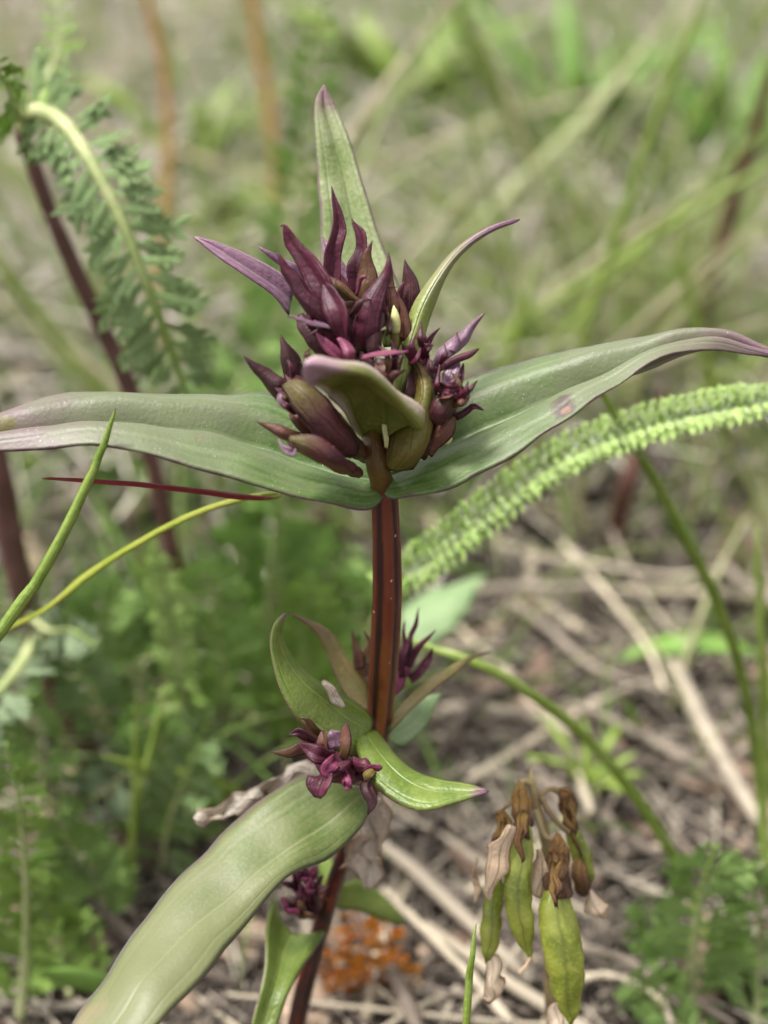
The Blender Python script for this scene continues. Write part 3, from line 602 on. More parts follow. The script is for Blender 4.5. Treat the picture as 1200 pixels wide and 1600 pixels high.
tag(o, 'tiny grey shrivelled flake stuck on the edge of a lower gentian leaf', 'dry flake')

# ------------------------------------------------------------------ yarrow leaves
def pinna_mesh(name, mat, nl=7, fat=0.16, seed=1, curl=0.15, thin=0.25):
    r = random.Random(seed); vs = []; fs = []
    def lobe(a, b, wd, roll):
        a = np.array(a, float); b = np.array(b, float); d = b-a; n = nrm(np.array([0.0, roll, 1.0])); s_ = nrm(np.cross(n, d)); n = nrm(np.cross(d, s_)); m_ = a+d*0.45; k = len(vs)
        vs.extend([a-s_*wd*0.35, a+s_*wd*0.35, m_+s_*wd, m_-s_*wd, b, m_+n*wd*thin, m_-n*wd*thin*0.5])
        for q in ((0, 1, 5), (1, 2, 5), (2, 4, 5), (4, 3, 5), (3, 0, 5), (1, 0, 6), (2, 1, 6), (4, 2, 6), (3, 4, 6), (0, 3, 6)): fs.append(tuple(k+i for i in q))
    lobe((-0.02, 0, 0), (1, 0.08*r.uniform(-1, 1), curl), fat*0.42, 0)
    for i in range(nl-1):
        t = 0.22+0.66*(i//2+0.5*(i % 2))/max(1, (nl-1)/2); sgn = 1 if i % 2 == 0 else -1
        L = (0.5-0.24*t)*r.uniform(0.75, 1.25); a = math.radians(r.uniform(24, 46)); rl = r.uniform(-0.7, 0.7)
        e = (t+L*math.cos(a), sgn*L*math.sin(a), curl*t+r.uniform(-0.08, 0.12)); lobe((t, 0, curl*t*t), e, fat*0.3, rl)
        if r.random() < 0.5:
            a2 = a+0.6; lobe((t+L*0.4*math.cos(a), sgn*L*0.4*math.sin(a), curl*t), (t+L*0.4*math.cos(a)+L*0.42*math.cos(a2), sgn*(L*0.4*math.sin(a)+L*0.42*math.sin(a2)), curl*t+0.04), fat*0.2, rl)
    me = bpy.data.meshes.new(name); me.from_pydata([tuple(float(x) for x in q) for q in vs], [], fs); me.materials.append(mat); return me
PIN = {k: [pinna_mesh('leaflet', M[k], 8, 0.26, s) for s in range(7)] for k in ('y_dark', 'y_bright', 'y_grey', 'y_lime', 'y_orange')}
PINB = [pinna_mesh('leaflet', M['y_wool'], 7, 0.6, s+20, 0.3, 0.45) for s in range(5)]
def yleaf(parent, pts, half_px, mat, npairs, rach_px=9, nrmv=None, ang=58, start=0.05, name='rachis', rmat='yrach', pin=None, lift=0.2, n=40, rev=False, endk=0.35, tippow=1.0, jit=12, tidy=1.0):
    """parent: thing (leaf parts hang below it). pts: 3D base to tip"""
    c = cr(pts, n); tg = nrm(np.gradient(c, axis=0)); N0 = -FW if nrmv is None else np.asarray(nrmv, float)
    rr = [rach_px*pxmm(p)/2 for p in pts]; k_ = len(rr); rr = [r*(1-0.75*i/(k_-1)) for i, r in enumerate(rr)]
    ra = tube(name, pts, rr, M[rmat], parent, n=n, ns=8)
    org = rootloc(parent)
    for i in range(npairs):
        for sgn in (-1, 1):
            t = start+(1-start)*(i+0.5+0.3*sgn*0.5)/npairs; s = min(n-1.001, t*(n-1)); a = int(s)
            p = c[a]*(1-(s-a))+c[a+1]*(s-a); T = tg[a]; sd_ = nrm(np.cross(T, N0)); Nn = nrm(np.cross(sd_, T))
            L = half_px*pxmm(p)*(endk+(1-endk)*math.sin(math.pi*min(1, (0.25+0.75*(1-t**tippow)))*0.5+0.0))*(1+tidy*random.uniform(-0.2, 0.15))
            if t > 0.85: L *= 1-(t-0.85)*4.5
            th = math.radians(ang+random.uniform(-jit, jit))
            d = nrm(T*math.cos(th)+sd_*sgn*math.sin(th)+Nn*(random.uniform(-0.1, lift*2) if tidy > 0.5 else lift))
            z = nrm(Nn+tidy*sd_*random.uniform(-0.6, 0.6)+tidy*T*random.uniform(-0.5, 0.5)+(0 if tidy > 0.5 else -T*0.7)); yv = nrm(np.cross(z, d)); z = np.cross(d, yv)
            o = bpy.data.objects.new('leaflet', random.choice(pin or PIN[mat])); col.objects.link(o); o.parent = ra
            R = Matrix(((d[0], yv[0], z[0]), (d[1], yv[1], z[1]), (d[2], yv[2], z[2]))).to_4x4()
            o.matrix_basis = Matrix.Translation(Vector((p-org)*0.001)) @ R @ Matrix.Scale(L*0.001, 4)
    return ra
def Vs(y, *q): return [V(a, b, y+(e[0] if e else 0)) for a, b, *e in q]
def ythings(label, pts, half, mat, npairs, **kw):
    pts = [np.asarray(p, float) for p in pts]
    e = empty('yarrow_leaf', (pts[0][0], pts[0][1], gz(pts[0][0], pts[0][1])), label, 'feathery leaf', 'yarrow leaves around the gentian')
    yleaf(e, pts, half, mat, npairs, **kw); return e
# tall yarrow plant on the left, leaf drooping from its broken-looking bend
sp = [G(300, 1130)]+Vs(62, (285, 980), (262, 830), (232, 700), (200, 600), (145, 480), (82, 340), (30, 195))
yp = empty('yarrow_plant', (sp[0][0], sp[0][1], gz(sp[0][0], sp[0][1])), 'tall brown-stemmed yarrow whose feathery leaf arches over and droops', 'yarrow')
tube('stem', sp, [22*pxmm(p)/2*k for p, k in zip(sp, (1.2, 1.2, 1.2, 1.2, 1.25, 1.2, 1.1, 1.1))], M['ystem'], yp, n=40, ns=10, bump=0.15)
yleaf(yp, Vs(62, (38, 200), (52, 176, -2), (95, 190, -8), (140, 250, -14), (190, 345, -18), (228, 440, -20), (262, 530, -20), (300, 640, -18)), 96, 'y_dark', 22, rach_px=34, start=0.14, endk=0.75, lift=0.1, ang=62)
yleaf(yp, Vs(62, (40, 195), (70, 130, 24), (92, 60, 38), (100, -30, 50)), 44, 'y_lime', 10, rach_px=9)
yleaf(yp, Vs(62, (40, 195), (24, 165, -10), (8, 130, -16), (-20, 90, -20)), 60, 'y_lime', 12, rach_px=14)
# second brown stem at far left
sp = [G(150, 1215)]+Vs(52, (132, 1180), (90, 1080), (45, 960), (18, 850), (-5, 720), (-40, 560))
y2 = empty('yarrow_plant', (sp[0][0], sp[0][1], gz(sp[0][0], sp[0][1])), 'thick mauve-brown leaning stem with a grey feathery leaf below the long left leaf', 'yarrow')
tube('stem', sp, [40*pxmm(p)/2*k for p, k in zip(sp, (1.1, 1.1, 1.05, 1, 1, 1, 0.9))], M['ystem'], y2, n=30, ns=10, bump=0.2)
yleaf(y2, [V(60, 1000, 48), V(30, 1045, 38), V(-10, 1090, 30), V(-70, 1150, 24)], 85, 'y_grey', 12, rach_px=30)
yleaf(y2, [V(45, 960, 51), V(75, 985, 44), V(112, 985, 38), V(150, 1010, 34)], 55, 'y_grey', 10, rach_px=12)
# the pale woolly leaf crossing to the right
pts = [G(560, 1130), V(575, 1000, 40), P(620, 915, 39), P(660, 885, 36), P(720, 838, 33), P(790, 782, 31), P(870, 725, 29), P(950, 690, 27), P(1030, 663, 25), P(1110, 646, 24), P(1200, 628, 23), P(1290, 590, 23)]
ry = ythings('pale lime woolly caterpillar-like yarrow leaf rising to the right behind the stem', pts, 46, 'y_lime', 52, rach_px=14, start=0.16, pin=PINB, ang=56, endk=0.8, n=60, nrmv=-FW+0.35*UP, lift=0.45, jit=3, tidy=0.25)
yleaf(ry, pts, 30, 'y_lime', 50, rach_px=7, start=0.16, pin=PINB, ang=52, endk=0.85, n=60, nrmv=RT+0.2*UP, lift=0.3, jit=8, tidy=0.6)
def hairs(parent, pts, rad_px, count, lo=0.15):
    c = cr(pts, 200); vs = []; fs = []; rn = []
    for i in range(count):
        a = random.uniform(lo, 1)*199; p = c[int(a)]; k = pxmm(p); d = nrm(rng.normal(size=3)); q = p+d*rad_px*k*random.uniform(0.35, 0.95)
        e = nrm(d+0.9*rng.normal(size=3))*k*random.uniform(6, 15); s = nrm(np.cross(e, FW))*k*0.7
        b = len(vs); vs += [q-s, q+s, q+e]; fs.append((b, b+1, b+2)); rn += [random.random()]*3
    o = mk('hair', vs, fs, M['hair'], parent, rnd=rn, smooth=False); o['kind'] = 'stuff'; return o
hairs(ry, pts, 40, 2600, 0.2)
# clump behind on the left
YL = [
 ('mid-green feathery yarrow leaf with upright pale midrib beneath the left leaf', [G(395, 1150)]+Vs(70, (412, 1040), (422, 930), (432, 840), (438, 770, -4)), 125, 'y_bright', 16, dict(rach_px=20, ang=55)),
 ('narrow pale woolly yarrow leaf standing upright behind the yellow-green grass blade', [G(300, 1135)]+Vs(50, (288, 1080), (275, 1000), (262, 930), (240, 850)), 46, 'y_lime', 26, dict(rach_px=20, ang=50, pin=PINB)),
 ('dark green feathery yarrow leaf leaning toward the gentian stem', [G(440, 1150)]+Vs(64, (470, 1040), (505, 940), (548, 850)), 95, 'y_bright', 14, dict(rach_px=10)),
 ('shaded feathery yarrow leaf between the mauve stem and the woolly leaf', [G(255, 1160)]+Vs(58, (225, 1080), (180, 980), (120, 880)), 95, 'y_dark', 14, dict(rach_px=10)),
 ('drooping feathery yarrow leaf at the foot of the pale midrib leaf', [G(345, 1150)]+Vs(56, (350, 1060), (335, 960), (330, 880)), 100, 'y_bright', 14, dict(rach_px=10)),
 ('light green yarrow leaf standing at the bottom edge near the long leaf', [G(30, 1600)]+Vs(12, (40, 1480), (40, 1370), (30, 1260), (10, 1160)), 75, 'y_lime', 20, dict(rach_px=16)),
 ('grey-green yarrow leaf lying low above the grey stick', [G(330, 1270)]+Vs(42, (250, 1180, 0), (150, 1245, -8), (60, 1255, -16)), 75, 'y_grey', 14, dict(rach_px=10)),
 ('bright yarrow leaf upright beside the hanging seed pods', [G(1078, 1660)]+Vs(14, (1080, 1560), (1085, 1470), (1100, 1380), (1120, 1320)), 105, 'y_bright', 16, dict(rach_px=24)),
 ('bright yarrow leaf at the foot of the tall thin grass stalk', [G(1180, 1620)]+Vs(18, (1185, 1520), (1185, 1430), (1165, 1350)), 95, 'y_bright', 14, dict(rach_px=14)),
 ('bright yarrow leaf spreading from the rosette toward the pods', [G(1100, 1610)]+Vs(20, (1070, 1520), (1030, 1450), (1000, 1400)), 70, 'y_bright', 12, dict(rach_px=10)),
 ('low bright yarrow leaf at the rosette foot below the arching grass', [G(1090, 1640)]+Vs(8, (1050, 1590), (1010, 1550), (980, 1530)), 60, 'y_bright', 10, dict(rach_px=10)),
 ('tall blurred yarrow leaf rising behind the upright gentian leaf', [G(420, 740)]+Vs(125, (425, 600), (445, 450), (468, 300), (490, 150), (505, -10)), 72, 'y_bright', 24, dict(rach_px=12)),
 ('blurred yarrow leaf left of the purple head', [G(330, 800)]+Vs(110, (350, 660), (390, 570), (430, 490), (455, 420)), 70, 'y_bright', 14, dict(rach_px=10)),
 ('blurred yarrow leaf tip under the drooping yarrow leaf', [G(250, 800)]+Vs(112, (290, 690), (330, 600), (350, 520)), 60, 'y_dark', 12, dict(rach_px=10)),
 ('shaded yarrow leaf beneath the mauve stem foot', [G(200, 1230)]+Vs(44, (170, 1130), (130, 1060), (110, 1000)), 80, 'y_dark', 12, dict(rach_px=9)),
 ('green yarrow leaf just left of the red-brown gentian stem', [G(520, 1120)]+Vs(68, (530, 1020), (545, 940), (560, 870)), 70, 'y_bright', 12, dict(rach_px=9)),
 ('low yarrow leaf in front of the dark gap beside the long leaf', [G(150, 1440)]+Vs(26, (120, 1400), (90, 1370), (70, 1330)), 70, 'y_dark', 10, dict(rach_px=9)),
 ('fine green yarrow leaf rising in the dark gap under the mauve stem', [G(60, 1330)]+Vs(34, (70, 1240), (60, 1160), (40, 1090)), 80, 'y_bright', 16, dict(rach_px=9)),
 ('fine green yarrow leaf bending over the grey stick', [G(300, 1330)]+Vs(38, (290, 1240), (255, 1160), (200, 1110)), 80, 'y_bright', 16, dict(rach_px=9)),
 ('yarrow leaf leaning to the border beside the light green leaf', [G(110, 1560)]+Vs(18, (90, 1470), (60, 1400), (20, 1340)), 75, 'y_lime', 16, dict(rach_px=10)),
 ('low yarrow leaf between the slender grass shoots and the border', [G(180, 1460)]+Vs(26, (150, 1380), (110, 1320), (90, 1260)), 80, 'y_bright', 16, dict(rach_px=9)),
 ('yarrow leaf reaching up beside the slender grass shoots', [G(250, 1370)]+Vs(32, (265, 1280), (300, 1190), (330, 1110)), 75, 'y_dark', 16, dict(rach_px=9)),
 ('yarrow leaf close under the folded yellow-green blade', [G(180, 1180)]+Vs(52, (150, 1080), (160, 980), (190, 910)), 90, 'y_bright', 16, dict(rach_px=9)),
 ('yarrow leaf filling the gap between pale midrib leaf and stem', [G(480, 1180)]+Vs(58, (490, 1090), (470, 1000), (490, 900)), 85, 'y_lime', 16, dict(rach_px=9)),
]
for lab, pts, hp, mt, npair, kw in YL: ythings(lab, pts, hp, mt, npair, **kw)

# ------------------------------------------------------------------ single grass blades
def gblade(label, pts, wpx, mat, name='grass_blade', group=None, cat='grass blade', **kw):
    pts = [np.asarray(p, float) for p in pts]; b = pts[0]
    kw.setdefault('n', 30); kw.setdefault('nu', 7); kw.setdefault('cup', 0.35); kw.setdefault('t', 0.3)
    o = blade(name, pts, pw(pts, wpx), M[mat], None, origin=(b[0], b[1], b[2]), **kw); return tag(o, label, cat, group)
def gnd(x, y): return np.array([x, y, gz(x, y)-0.5])
b = P(-60, 1080, -3)
gblade('sharp olive grass blade with a red tip crossing under the left leaf', [gnd(b[0]-14, b[1]-6), P(-130, 1200, -4), P(-60, 1075, -4), P(0, 985, -4), P(60, 902, -4), P(110, 808, -4.5), P(152, 718, -5), P(172, 665, -5.5), P(181, 637, -6)], [16, 19, 20, 20, 19, 17, 13, 7, 1], 'g_green', fold=0.3)
gblade('yellow-green grass blade folded back into a thin crimson tip', [gnd(-70, 30), V(-60, 1060, 26), P(75, 948, 20), P(140, 895, 17), P(210, 850, 14), P(300, 803, 11), P(380, 778, 9), P(432, 770, 8), P(430, 778, 6), P(375, 775, 5), P(300, 765, 3), P(200, 755, 1), P(120, 750, 0), P(66, 748, -1)], [14, 16, 16, 16, 15, 14, 12, 8, 5, 13, 12, 10, 7, 2], 'g_yellow', n=60, amp=0.05, nrmv=UP-FW)
gblade('yellow-green grass blade arching from the stem down to the rosette', [G(1120, 1520), V(1075, 1385, 26), V(1030, 1300, 24), V(970, 1215, 22), V(900, 1138, 20), V(820, 1078, 18), V(740, 1035, 18), V(680, 1015, 20), V(610, 990, 22)], [15, 18, 18, 18, 17, 16, 15, 12, 3], 'g_lime', n=40)
gblade('tall thin green grass stalk leaning beyond the right leaf', [G(1205, 1400), V(1188, 1240, 38), V(1174, 1120, 38), V(1150, 1020, 36), V(1110, 915, 34), V(1060, 820, 32), V(1015, 735, 30), V(975, 670, 28), V(940, 612, 26), V(915, 570, 25)], [14, 15, 17, 18, 18, 17, 15, 12, 10, 3], 'g_green', n=40)
gblade('short bright grass blade with a pink tip in front of the pods', [P(722, 1740, 6), P(727, 1620, 4), P(733, 1540, 3), P(739, 1480, 2), P(743, 1443, 2)], [12, 13, 12, 8, 1], 'g_lime')
gblade('pointed green leaf blade lying over the grey stick', [G(400, 1260), V(330, 1225, 40), V(270, 1215, 34), V(210, 1198, 30), V(158, 1180, 28)], [20, 26, 26, 18, 2], 'g_lime')
gblade('small green leaf with a pink tip poking out from under the long lower leaf', [G(250, 1680), V(215, 1590, 10), V(160, 1545, 8), V(105, 1528, 6), V(54, 1517, 4)], [14, 34, 42, 32, 2], 'broad', cat='leaf', name='small_leaf')
gblade('slender upright grass shoot left of the long leaf', [G(205, 1420), V(208, 1300, 28), V(212, 1180, 28), V(214, 1080, 28)], [9, 10, 9, 2], 'g_lime')
gblade('slender tilted grass shoot beside the upright shoot', [G(190, 1400), V(215, 1250, 30), V(240, 1150, 32), V(262, 1060, 34)], [9, 10, 9, 2], 'g_lime')
gblade('upright grass shoot at the right border by the dry stalks', [G(1190, 1340), V(1196, 1200, 44), V(1194, 1050, 44), V(1186, 900, 46), V(1180, 820, 48)], [16, 18, 16, 12, 2], 'g_lime')
gblade('orange dry grass blade rising behind the drooping yarrow leaf', [G(245, 600), V(250, 420, 198), V(262, 250, 198), V(258, 130, 196), V(240, 40, 192), V(215, -40, 188)], [12, 13, 15, 15, 14, 10], 'g_orange')
gblade('orange-brown dry grass stem behind the tall yarrow leaf', [G(440, 480), V(432, 300, 250), V(422, 180, 248), V(405, 80, 246), V(388, -40, 244)], [16, 17, 18, 17, 14], 'g_orange')
gblade('red-brown dry stem standing among the blurred right grasses', [G(1075, 600), V(1105, 460, 190), V(1145, 320, 186), V(1175, 220, 182), V(1215, 90, 178)], [26, 26, 24, 22, 18], 'g_brown')
gblade('second red-brown dry stem low in the right grasses', [G(960, 860), V(975, 780, 110), V(1000, 700, 112), V(1040, 600, 116)], [34, 30, 24, 4], 'g_brown')
BG = 'long blurred grass blades in the background'
for lab, pts, w_, mt in [
    ('long grey-green grass blade slanting across the upper right background', [G(690, 500), V(720, 390, 230), V(800, 300, 232), V(930, 170, 236), V(1080, -10, 240)], [22, 26, 28, 26, 10], 'g_pale'),
    ('green grass blade slanting up to the border past the red-brown stem', [G(560, 690), V(760, 540, 165), V(930, 430, 165), V(1060, 345, 165), V(1230, 240, 165)], [14, 16, 18, 18, 12], 'g_lime'),
    ('green grass blade slanting down from the top toward the bare patch', [G(980, 480), V(900, 330, 262), V(820, 200, 262), V(740, 60, 262), V(700, -20, 262)], [28, 32, 34, 30, 20], 'g_green'),
    ('pale grass blade over the bare patch right of the upright leaf', [G(840, 470), V(760, 390, 270), V(690, 300, 268), V(600, 230, 266)], [18, 22, 22, 6], 'g_pale'),
    ('pale straw blade crossing low at the left border', [G(250, 690), V(170, 620, 150), V(90, 560, 148), V(-20, 420, 146)], [14, 18, 18, 10], 'g_pale'),
    ('green grass blade crossing low at the left border', [G(300, 720), V(200, 660, 140), V(80, 520, 138), V(-30, 380, 136)], [14, 20, 20, 12], 'g_lime'),
    ('pale upright grass blade left of the orange blade', [G(180, 640), V(195, 450, 180), V(205, 300, 178), V(225, 120, 176)], [12, 16, 16, 4], 'g_pale'),
    ('yellow-green grass blade rising behind the curved purple leaf', [G(740, 760), V(770, 620, 140), V(820, 480, 140), V(850, 370, 142)], [18, 20, 18, 4], 'g_lime'),
    ('yellow-green grass blade leaning at the right border behind the leaf tip', [G(1150, 760), V(1120, 620, 142), V(1080, 470, 142), V(1060, 330, 144)], [20, 24, 22, 4], 'g_lime'),
    ('long green grass blade rising from behind the right leaf to the top', [G(880, 720), V(905, 560, 150), V(960, 380, 150), V(1050, 120, 150), V(1110, -30, 150)], [18, 22, 22, 18, 10], 'g_lime')]:
    gblade(lab, pts, [a*0.78 for a in w_], mt, group=BG)
# thin pale and green blades that streak the background, standing one by one
for i in range(64):
    px = random.choice([random.uniform(620, 1240), random.uniform(-40, 420), random.uniform(-40, 1240)]); b = G(px, random.uniform(330, 760)); L = random.uniform(55, 120)*(0.7+b[1]/400); a = random.choice([random.uniform(-0.9, 0.9), random.uniform(2.3, 4.0)]); el = random.uniform(0.5, 1.25)
    d = np.array([math.cos(a)*math.cos(el), 0.35*math.sin(a)*math.cos(el), math.sin(el)]); b = gnd(b[0], b[1])
    sag = np.array([d[0], d[1], -1.0])*random.uniform(0.02, 0.14)*L
    pts = [b, b+d*L*0.35, b+d*L*0.7+sag*0.4, b+d*L+sag]; wd = random.uniform(0.9, 1.9); mt = random.choice(['g_pale', 'g_pale', 'g_lime', 'g_lime', 'g_dry'])
    o = blade('grass_blade', pts, [wd, wd, wd*0.8, 0.2], M[mt], None, origin=b, n=14, nu=5, cup=0.3, amp=0.4, t=0.2)
    lb = {'g_pale': 'thin pale green', 'g_lime': 'thin yellow-green', 'g_dry': 'thin straw-coloured dry'}[mt]+' grass blade '+('leaning' if el < 0.9 else 'standing')+' in the blurred background behind the '+('right leaf' if px > 700 else 'drooping feathery leaf' if px < 360 else 'purple head')
    tag(o, lb, 'grass blade', lb.replace('grass blade', 'grass blades'))
# broad leaves
def bleaf(label, pts, w_, mat, nrmv=None):
    pts = [np.asarray(p, float) for p in pts]; b = pts[0]
    e = empty('broad_leaf', (b[0], b[1], gz(b[0], b[1])), label, 'leaf')
    tube('petiole', [b, (b+pts[1])/2, pts[1]], [0.8, 0.7, 0.6], M['g_lime'], e, n=8, ns=6)
    blade('leaf_blade', pts[1:], pw(pts[1:], w_), M[mat], e, nrmv=nrmv if nrmv is not None else UP-0.7*FW, n=22, nu=9, cup=0.2, amp=0.6); return e
bleaf('bright green lance-shaped leaf lying flat over the dry stalks', [G(1215, 1110), V(1185, 1020, 80), V(1140, 1003, 80), V(1080, 1000, 80), V(1020, 1010, 80), V(962, 1028, 80)], [14, 44, 56, 40, 2], 'broad')
bleaf('pale green broad leaf just behind the gentian stem', [G(600, 1110), V(640, 1005, 58), V(665, 965, 62), V(700, 935, 66), V(755, 900, 72)], [50, 95, 80, 4], 'broad_pale')
# leafy weeds in the background
def weed(label, px, py, h, n_, mat, spread=1.0, size=1.0):
    b = G(px, py); e = empty('leafy_weed', (b[0], b[1], gz(b[0], b[1])), label, 'weed', 'leafy weeds in the background')
    for i in range(n_):
        a = i*2.4+random.uniform(-0.4, 0.4); L = h*random.uniform(0.7, 1.15); d = np.array([math.cos(a), math.sin(a), 0])*spread
        pts = [b, b+d*L*0.18+np.array([0, 0, L*0.35]), b+d*L*0.5+np.array([0, 0, L*0.7]), b+d*L*0.95+np.array([0, 0, L*0.85])]
        blade('leaf', pts, [L*0.05*size, L*0.22*size, L*0.26*size, 0.5], M[mat], e, nrmv=np.array([0, 0, 1])-d*0.5, n=12, nu=7, cup=0.25, amp=0.8, t=0.5)
for lab, a in [('bright green leafy weed in the far upper right background', (900, 300, 62, 14, 'broad', 0.8, 0.45)), ('bright green leafy weed beside the far grass near the border', (1130, 330, 60, 13, 'broad', 0.8, 0.45)),
               ('small bright weed behind the first orange blade', (300, 330, 45, 10, 'g_lime', 0.8, 0.5)), ('yellow-green weed in the far centre background', (640, 240, 55, 8, 'g_lime', 0.9, 0.9)),
               ('low green weed on the bare ground far behind the tall yarrow leaf', (380, 420, 32, 7, 'g_lime', 0.9, 1.0)), ('small green weed between dry stalks behind the pods', (920, 1260, 13, 7, 'g_lime', 0.8, 0.5))]:
    weed(lab, *a)

# ------------------------------------------------------------------ hanging seed pods
pb = V(862, 1720, 6); pb = np.array([pb[0], pb[1], gz(pb[0], pb[1])])
pods = empty('seed_pod_cluster', pb, 'withered flower stalk hung with plump green-yellow seed pods and papery husks', 'seed pods')
tube('stalk', [pb, P(862, 1560, 22), P(858, 1420, 18), P(852, 1310, 14), P(838, 1262, 13), P(832, 1222, 12), P(829, 1203, 12)], [0.8, 0.8, 0.7, 0.6, 0.5, 0.4, 0.1], M['podstalk'], pods, n=30, ns=8, bump=0.15)
def pod(pts, w_, cal, cw, flat=0.72, tail=None):
    pp = S(*pts); o = tube('pod', pp, [a*flat*pxmm(p)/2 for a, p in zip(w_, pp)], M['pod'], pods, n=22, ns=28, flat=1/flat, bump=0.25, ref=(-1, 0.1, 0), prof=lambda a: 1-0.12*math.exp(-((a-math.pi)/0.2)**2))
    cc = S(*cal); tube('calyx', cc, [a*pxmm(p)/2 for a, p in zip(cw, cc)], M['podcal'], o, n=22, ns=20, bump=0.7, prof=lambda a: 1+0.08*math.cos(8*a))
    for k in range(2):
        a, b_ = cal[-3], cal[-1]; dx = (k-0.5+random.uniform(-0.5, 0.5))*cw[-1]*0.5; b_ = (b_[0]+random.uniform(-4, 4), b_[1]+random.uniform(-14, 12), b_[2]); q = S((a[0]+dx*0.8, a[1], a[2]-2.2), (b_[0]+dx, b_[1]+4, b_[2]-3.0), (b_[0]+dx*1.05, b_[1]+20+8*(k % 2), b_[2]-2.8))
        blade('sepal', q, pw(q, [cw[-1]*0.4, cw[-1]*0.3, 1]), M['podcal'], o, n=10, nu=5, amp=0.9, t=0.2, twist=random.uniform(-0.8, 0.8))
    if tail: tt = S(*tail); tube('style', tt, [0.35, 0.25, 0.4], M['husk'], o, n=8, ns=6)
pod([(876, 1378, 9), (868, 1410, 8), (876, 1460, 7.5), (884, 1520, 7.5), (889, 1570, 8), (893, 1603, 8)], [26, 50, 62, 58, 34, 3], [(868, 1308, 10), (869, 1320, 9.5), (872, 1345, 9), (872, 1375, 8.5), (872, 1405, 8)], [8, 28, 29, 34, 38])
pod([(818, 1290, 9), (816, 1330, 8.5), (808, 1385, 8), (814, 1440, 8), (824, 1480, 8.5), (828, 1500, 8.5)], [24, 36, 44, 38, 17, 3], [(812, 1222, 11), (812, 1236, 10.5), (814, 1262, 10), (816, 1290, 9.5), (817, 1312, 9)], [6, 22, 25, 28, 28], tail=[(828, 1498, 8.5), (822, 1509, 8), (812, 1520, 8)])
pod([(778, 1350, 12), (772, 1390, 11.5), (768, 1440, 11), (764, 1480, 11), (762, 1506, 11.5)], [16, 27, 31, 26, 8], [(787, 1262, 13), (786, 1280, 12.5), (782, 1310, 12), (778, 1345, 12)], [4, 16, 18, 16])
pod([(893, 1300, 15), (906, 1330, 15), (916, 1358, 15), (922, 1384, 15)], [22, 32, 26, 6], [(872, 1234, 14), (882, 1244, 14), (890, 1270, 14.5), (896, 1300, 15)], [8, 21, 22, 18])
def husk(pts, w_, name='husk'):
    pp = S(*pts); blade(name, pp, pw(pp, w_), M['husk'], pods, nrmv=-FW+RT*random.uniform(-0.5, 0.5), n=18, nu=9, cup=0.5, amp=1.1, t=0.15)
husk([(802, 1298, 7.5), (790, 1325, 7), (778, 1355, 7), (768, 1385, 7), (762, 1410, 7.5)], [18, 32, 32, 26, 6])
husk([(838, 1320, 9), (842, 1340, 9), (843, 1365, 9), (838, 1390, 9.5)], [10, 24, 24, 6])
husk([(765, 1496, 11), (770, 1515, 10.5), (772, 1540, 10.5), (764, 1562, 11)], [18, 30, 34, 14])
husk([(912, 1390, 14), (925, 1400, 13.5), (935, 1425, 13.5), (944, 1446, 14)], [14, 26, 30, 12])
husk([(748, 1340, 12), (748, 1370, 12), (745, 1395, 12), (742, 1415, 12)], [6, 11, 10, 5])
husk([(866, 1560, 12), (866, 1590, 11), (872, 1620, 11)], [8, 24, 20])
for pts, r in [([(850, 1300, 13.5), (842, 1262, 13), (846, 1240, 13), (862, 1232, 13.5), (874, 1238, 14)], 0.5), ([(846, 1245, 12.5), (858, 1268, 12.5), (874, 1288, 13), (892, 1302, 14)], 0.45), ([(838, 1265, 12.5), (848, 1300, 11.5), (860, 1312, 10.5), (868, 1312, 10)], 0.5), ([(832, 1225, 12), (820, 1220, 11.5), (812, 1226, 11)], 0.5), ([(836, 1250, 12.5), (805, 1250, 13), (788, 1262, 13)], 0.4)]:
    tube('pedicel', S(*pts), [r*0.7]+[r*0.6]*(len(pts)-1), M['podstalk'], pods, n=14, ns=7, bump=0.08)
pp = S((902, 1345, 14), (904, 1360, 13), (908, 1378, 13), (912, 1395, 14)); tube('calyx', pp, [0.4, 0.9, 0.9, 0.7], M['podcal'], pods, n=12, ns=12, bump=0.3)

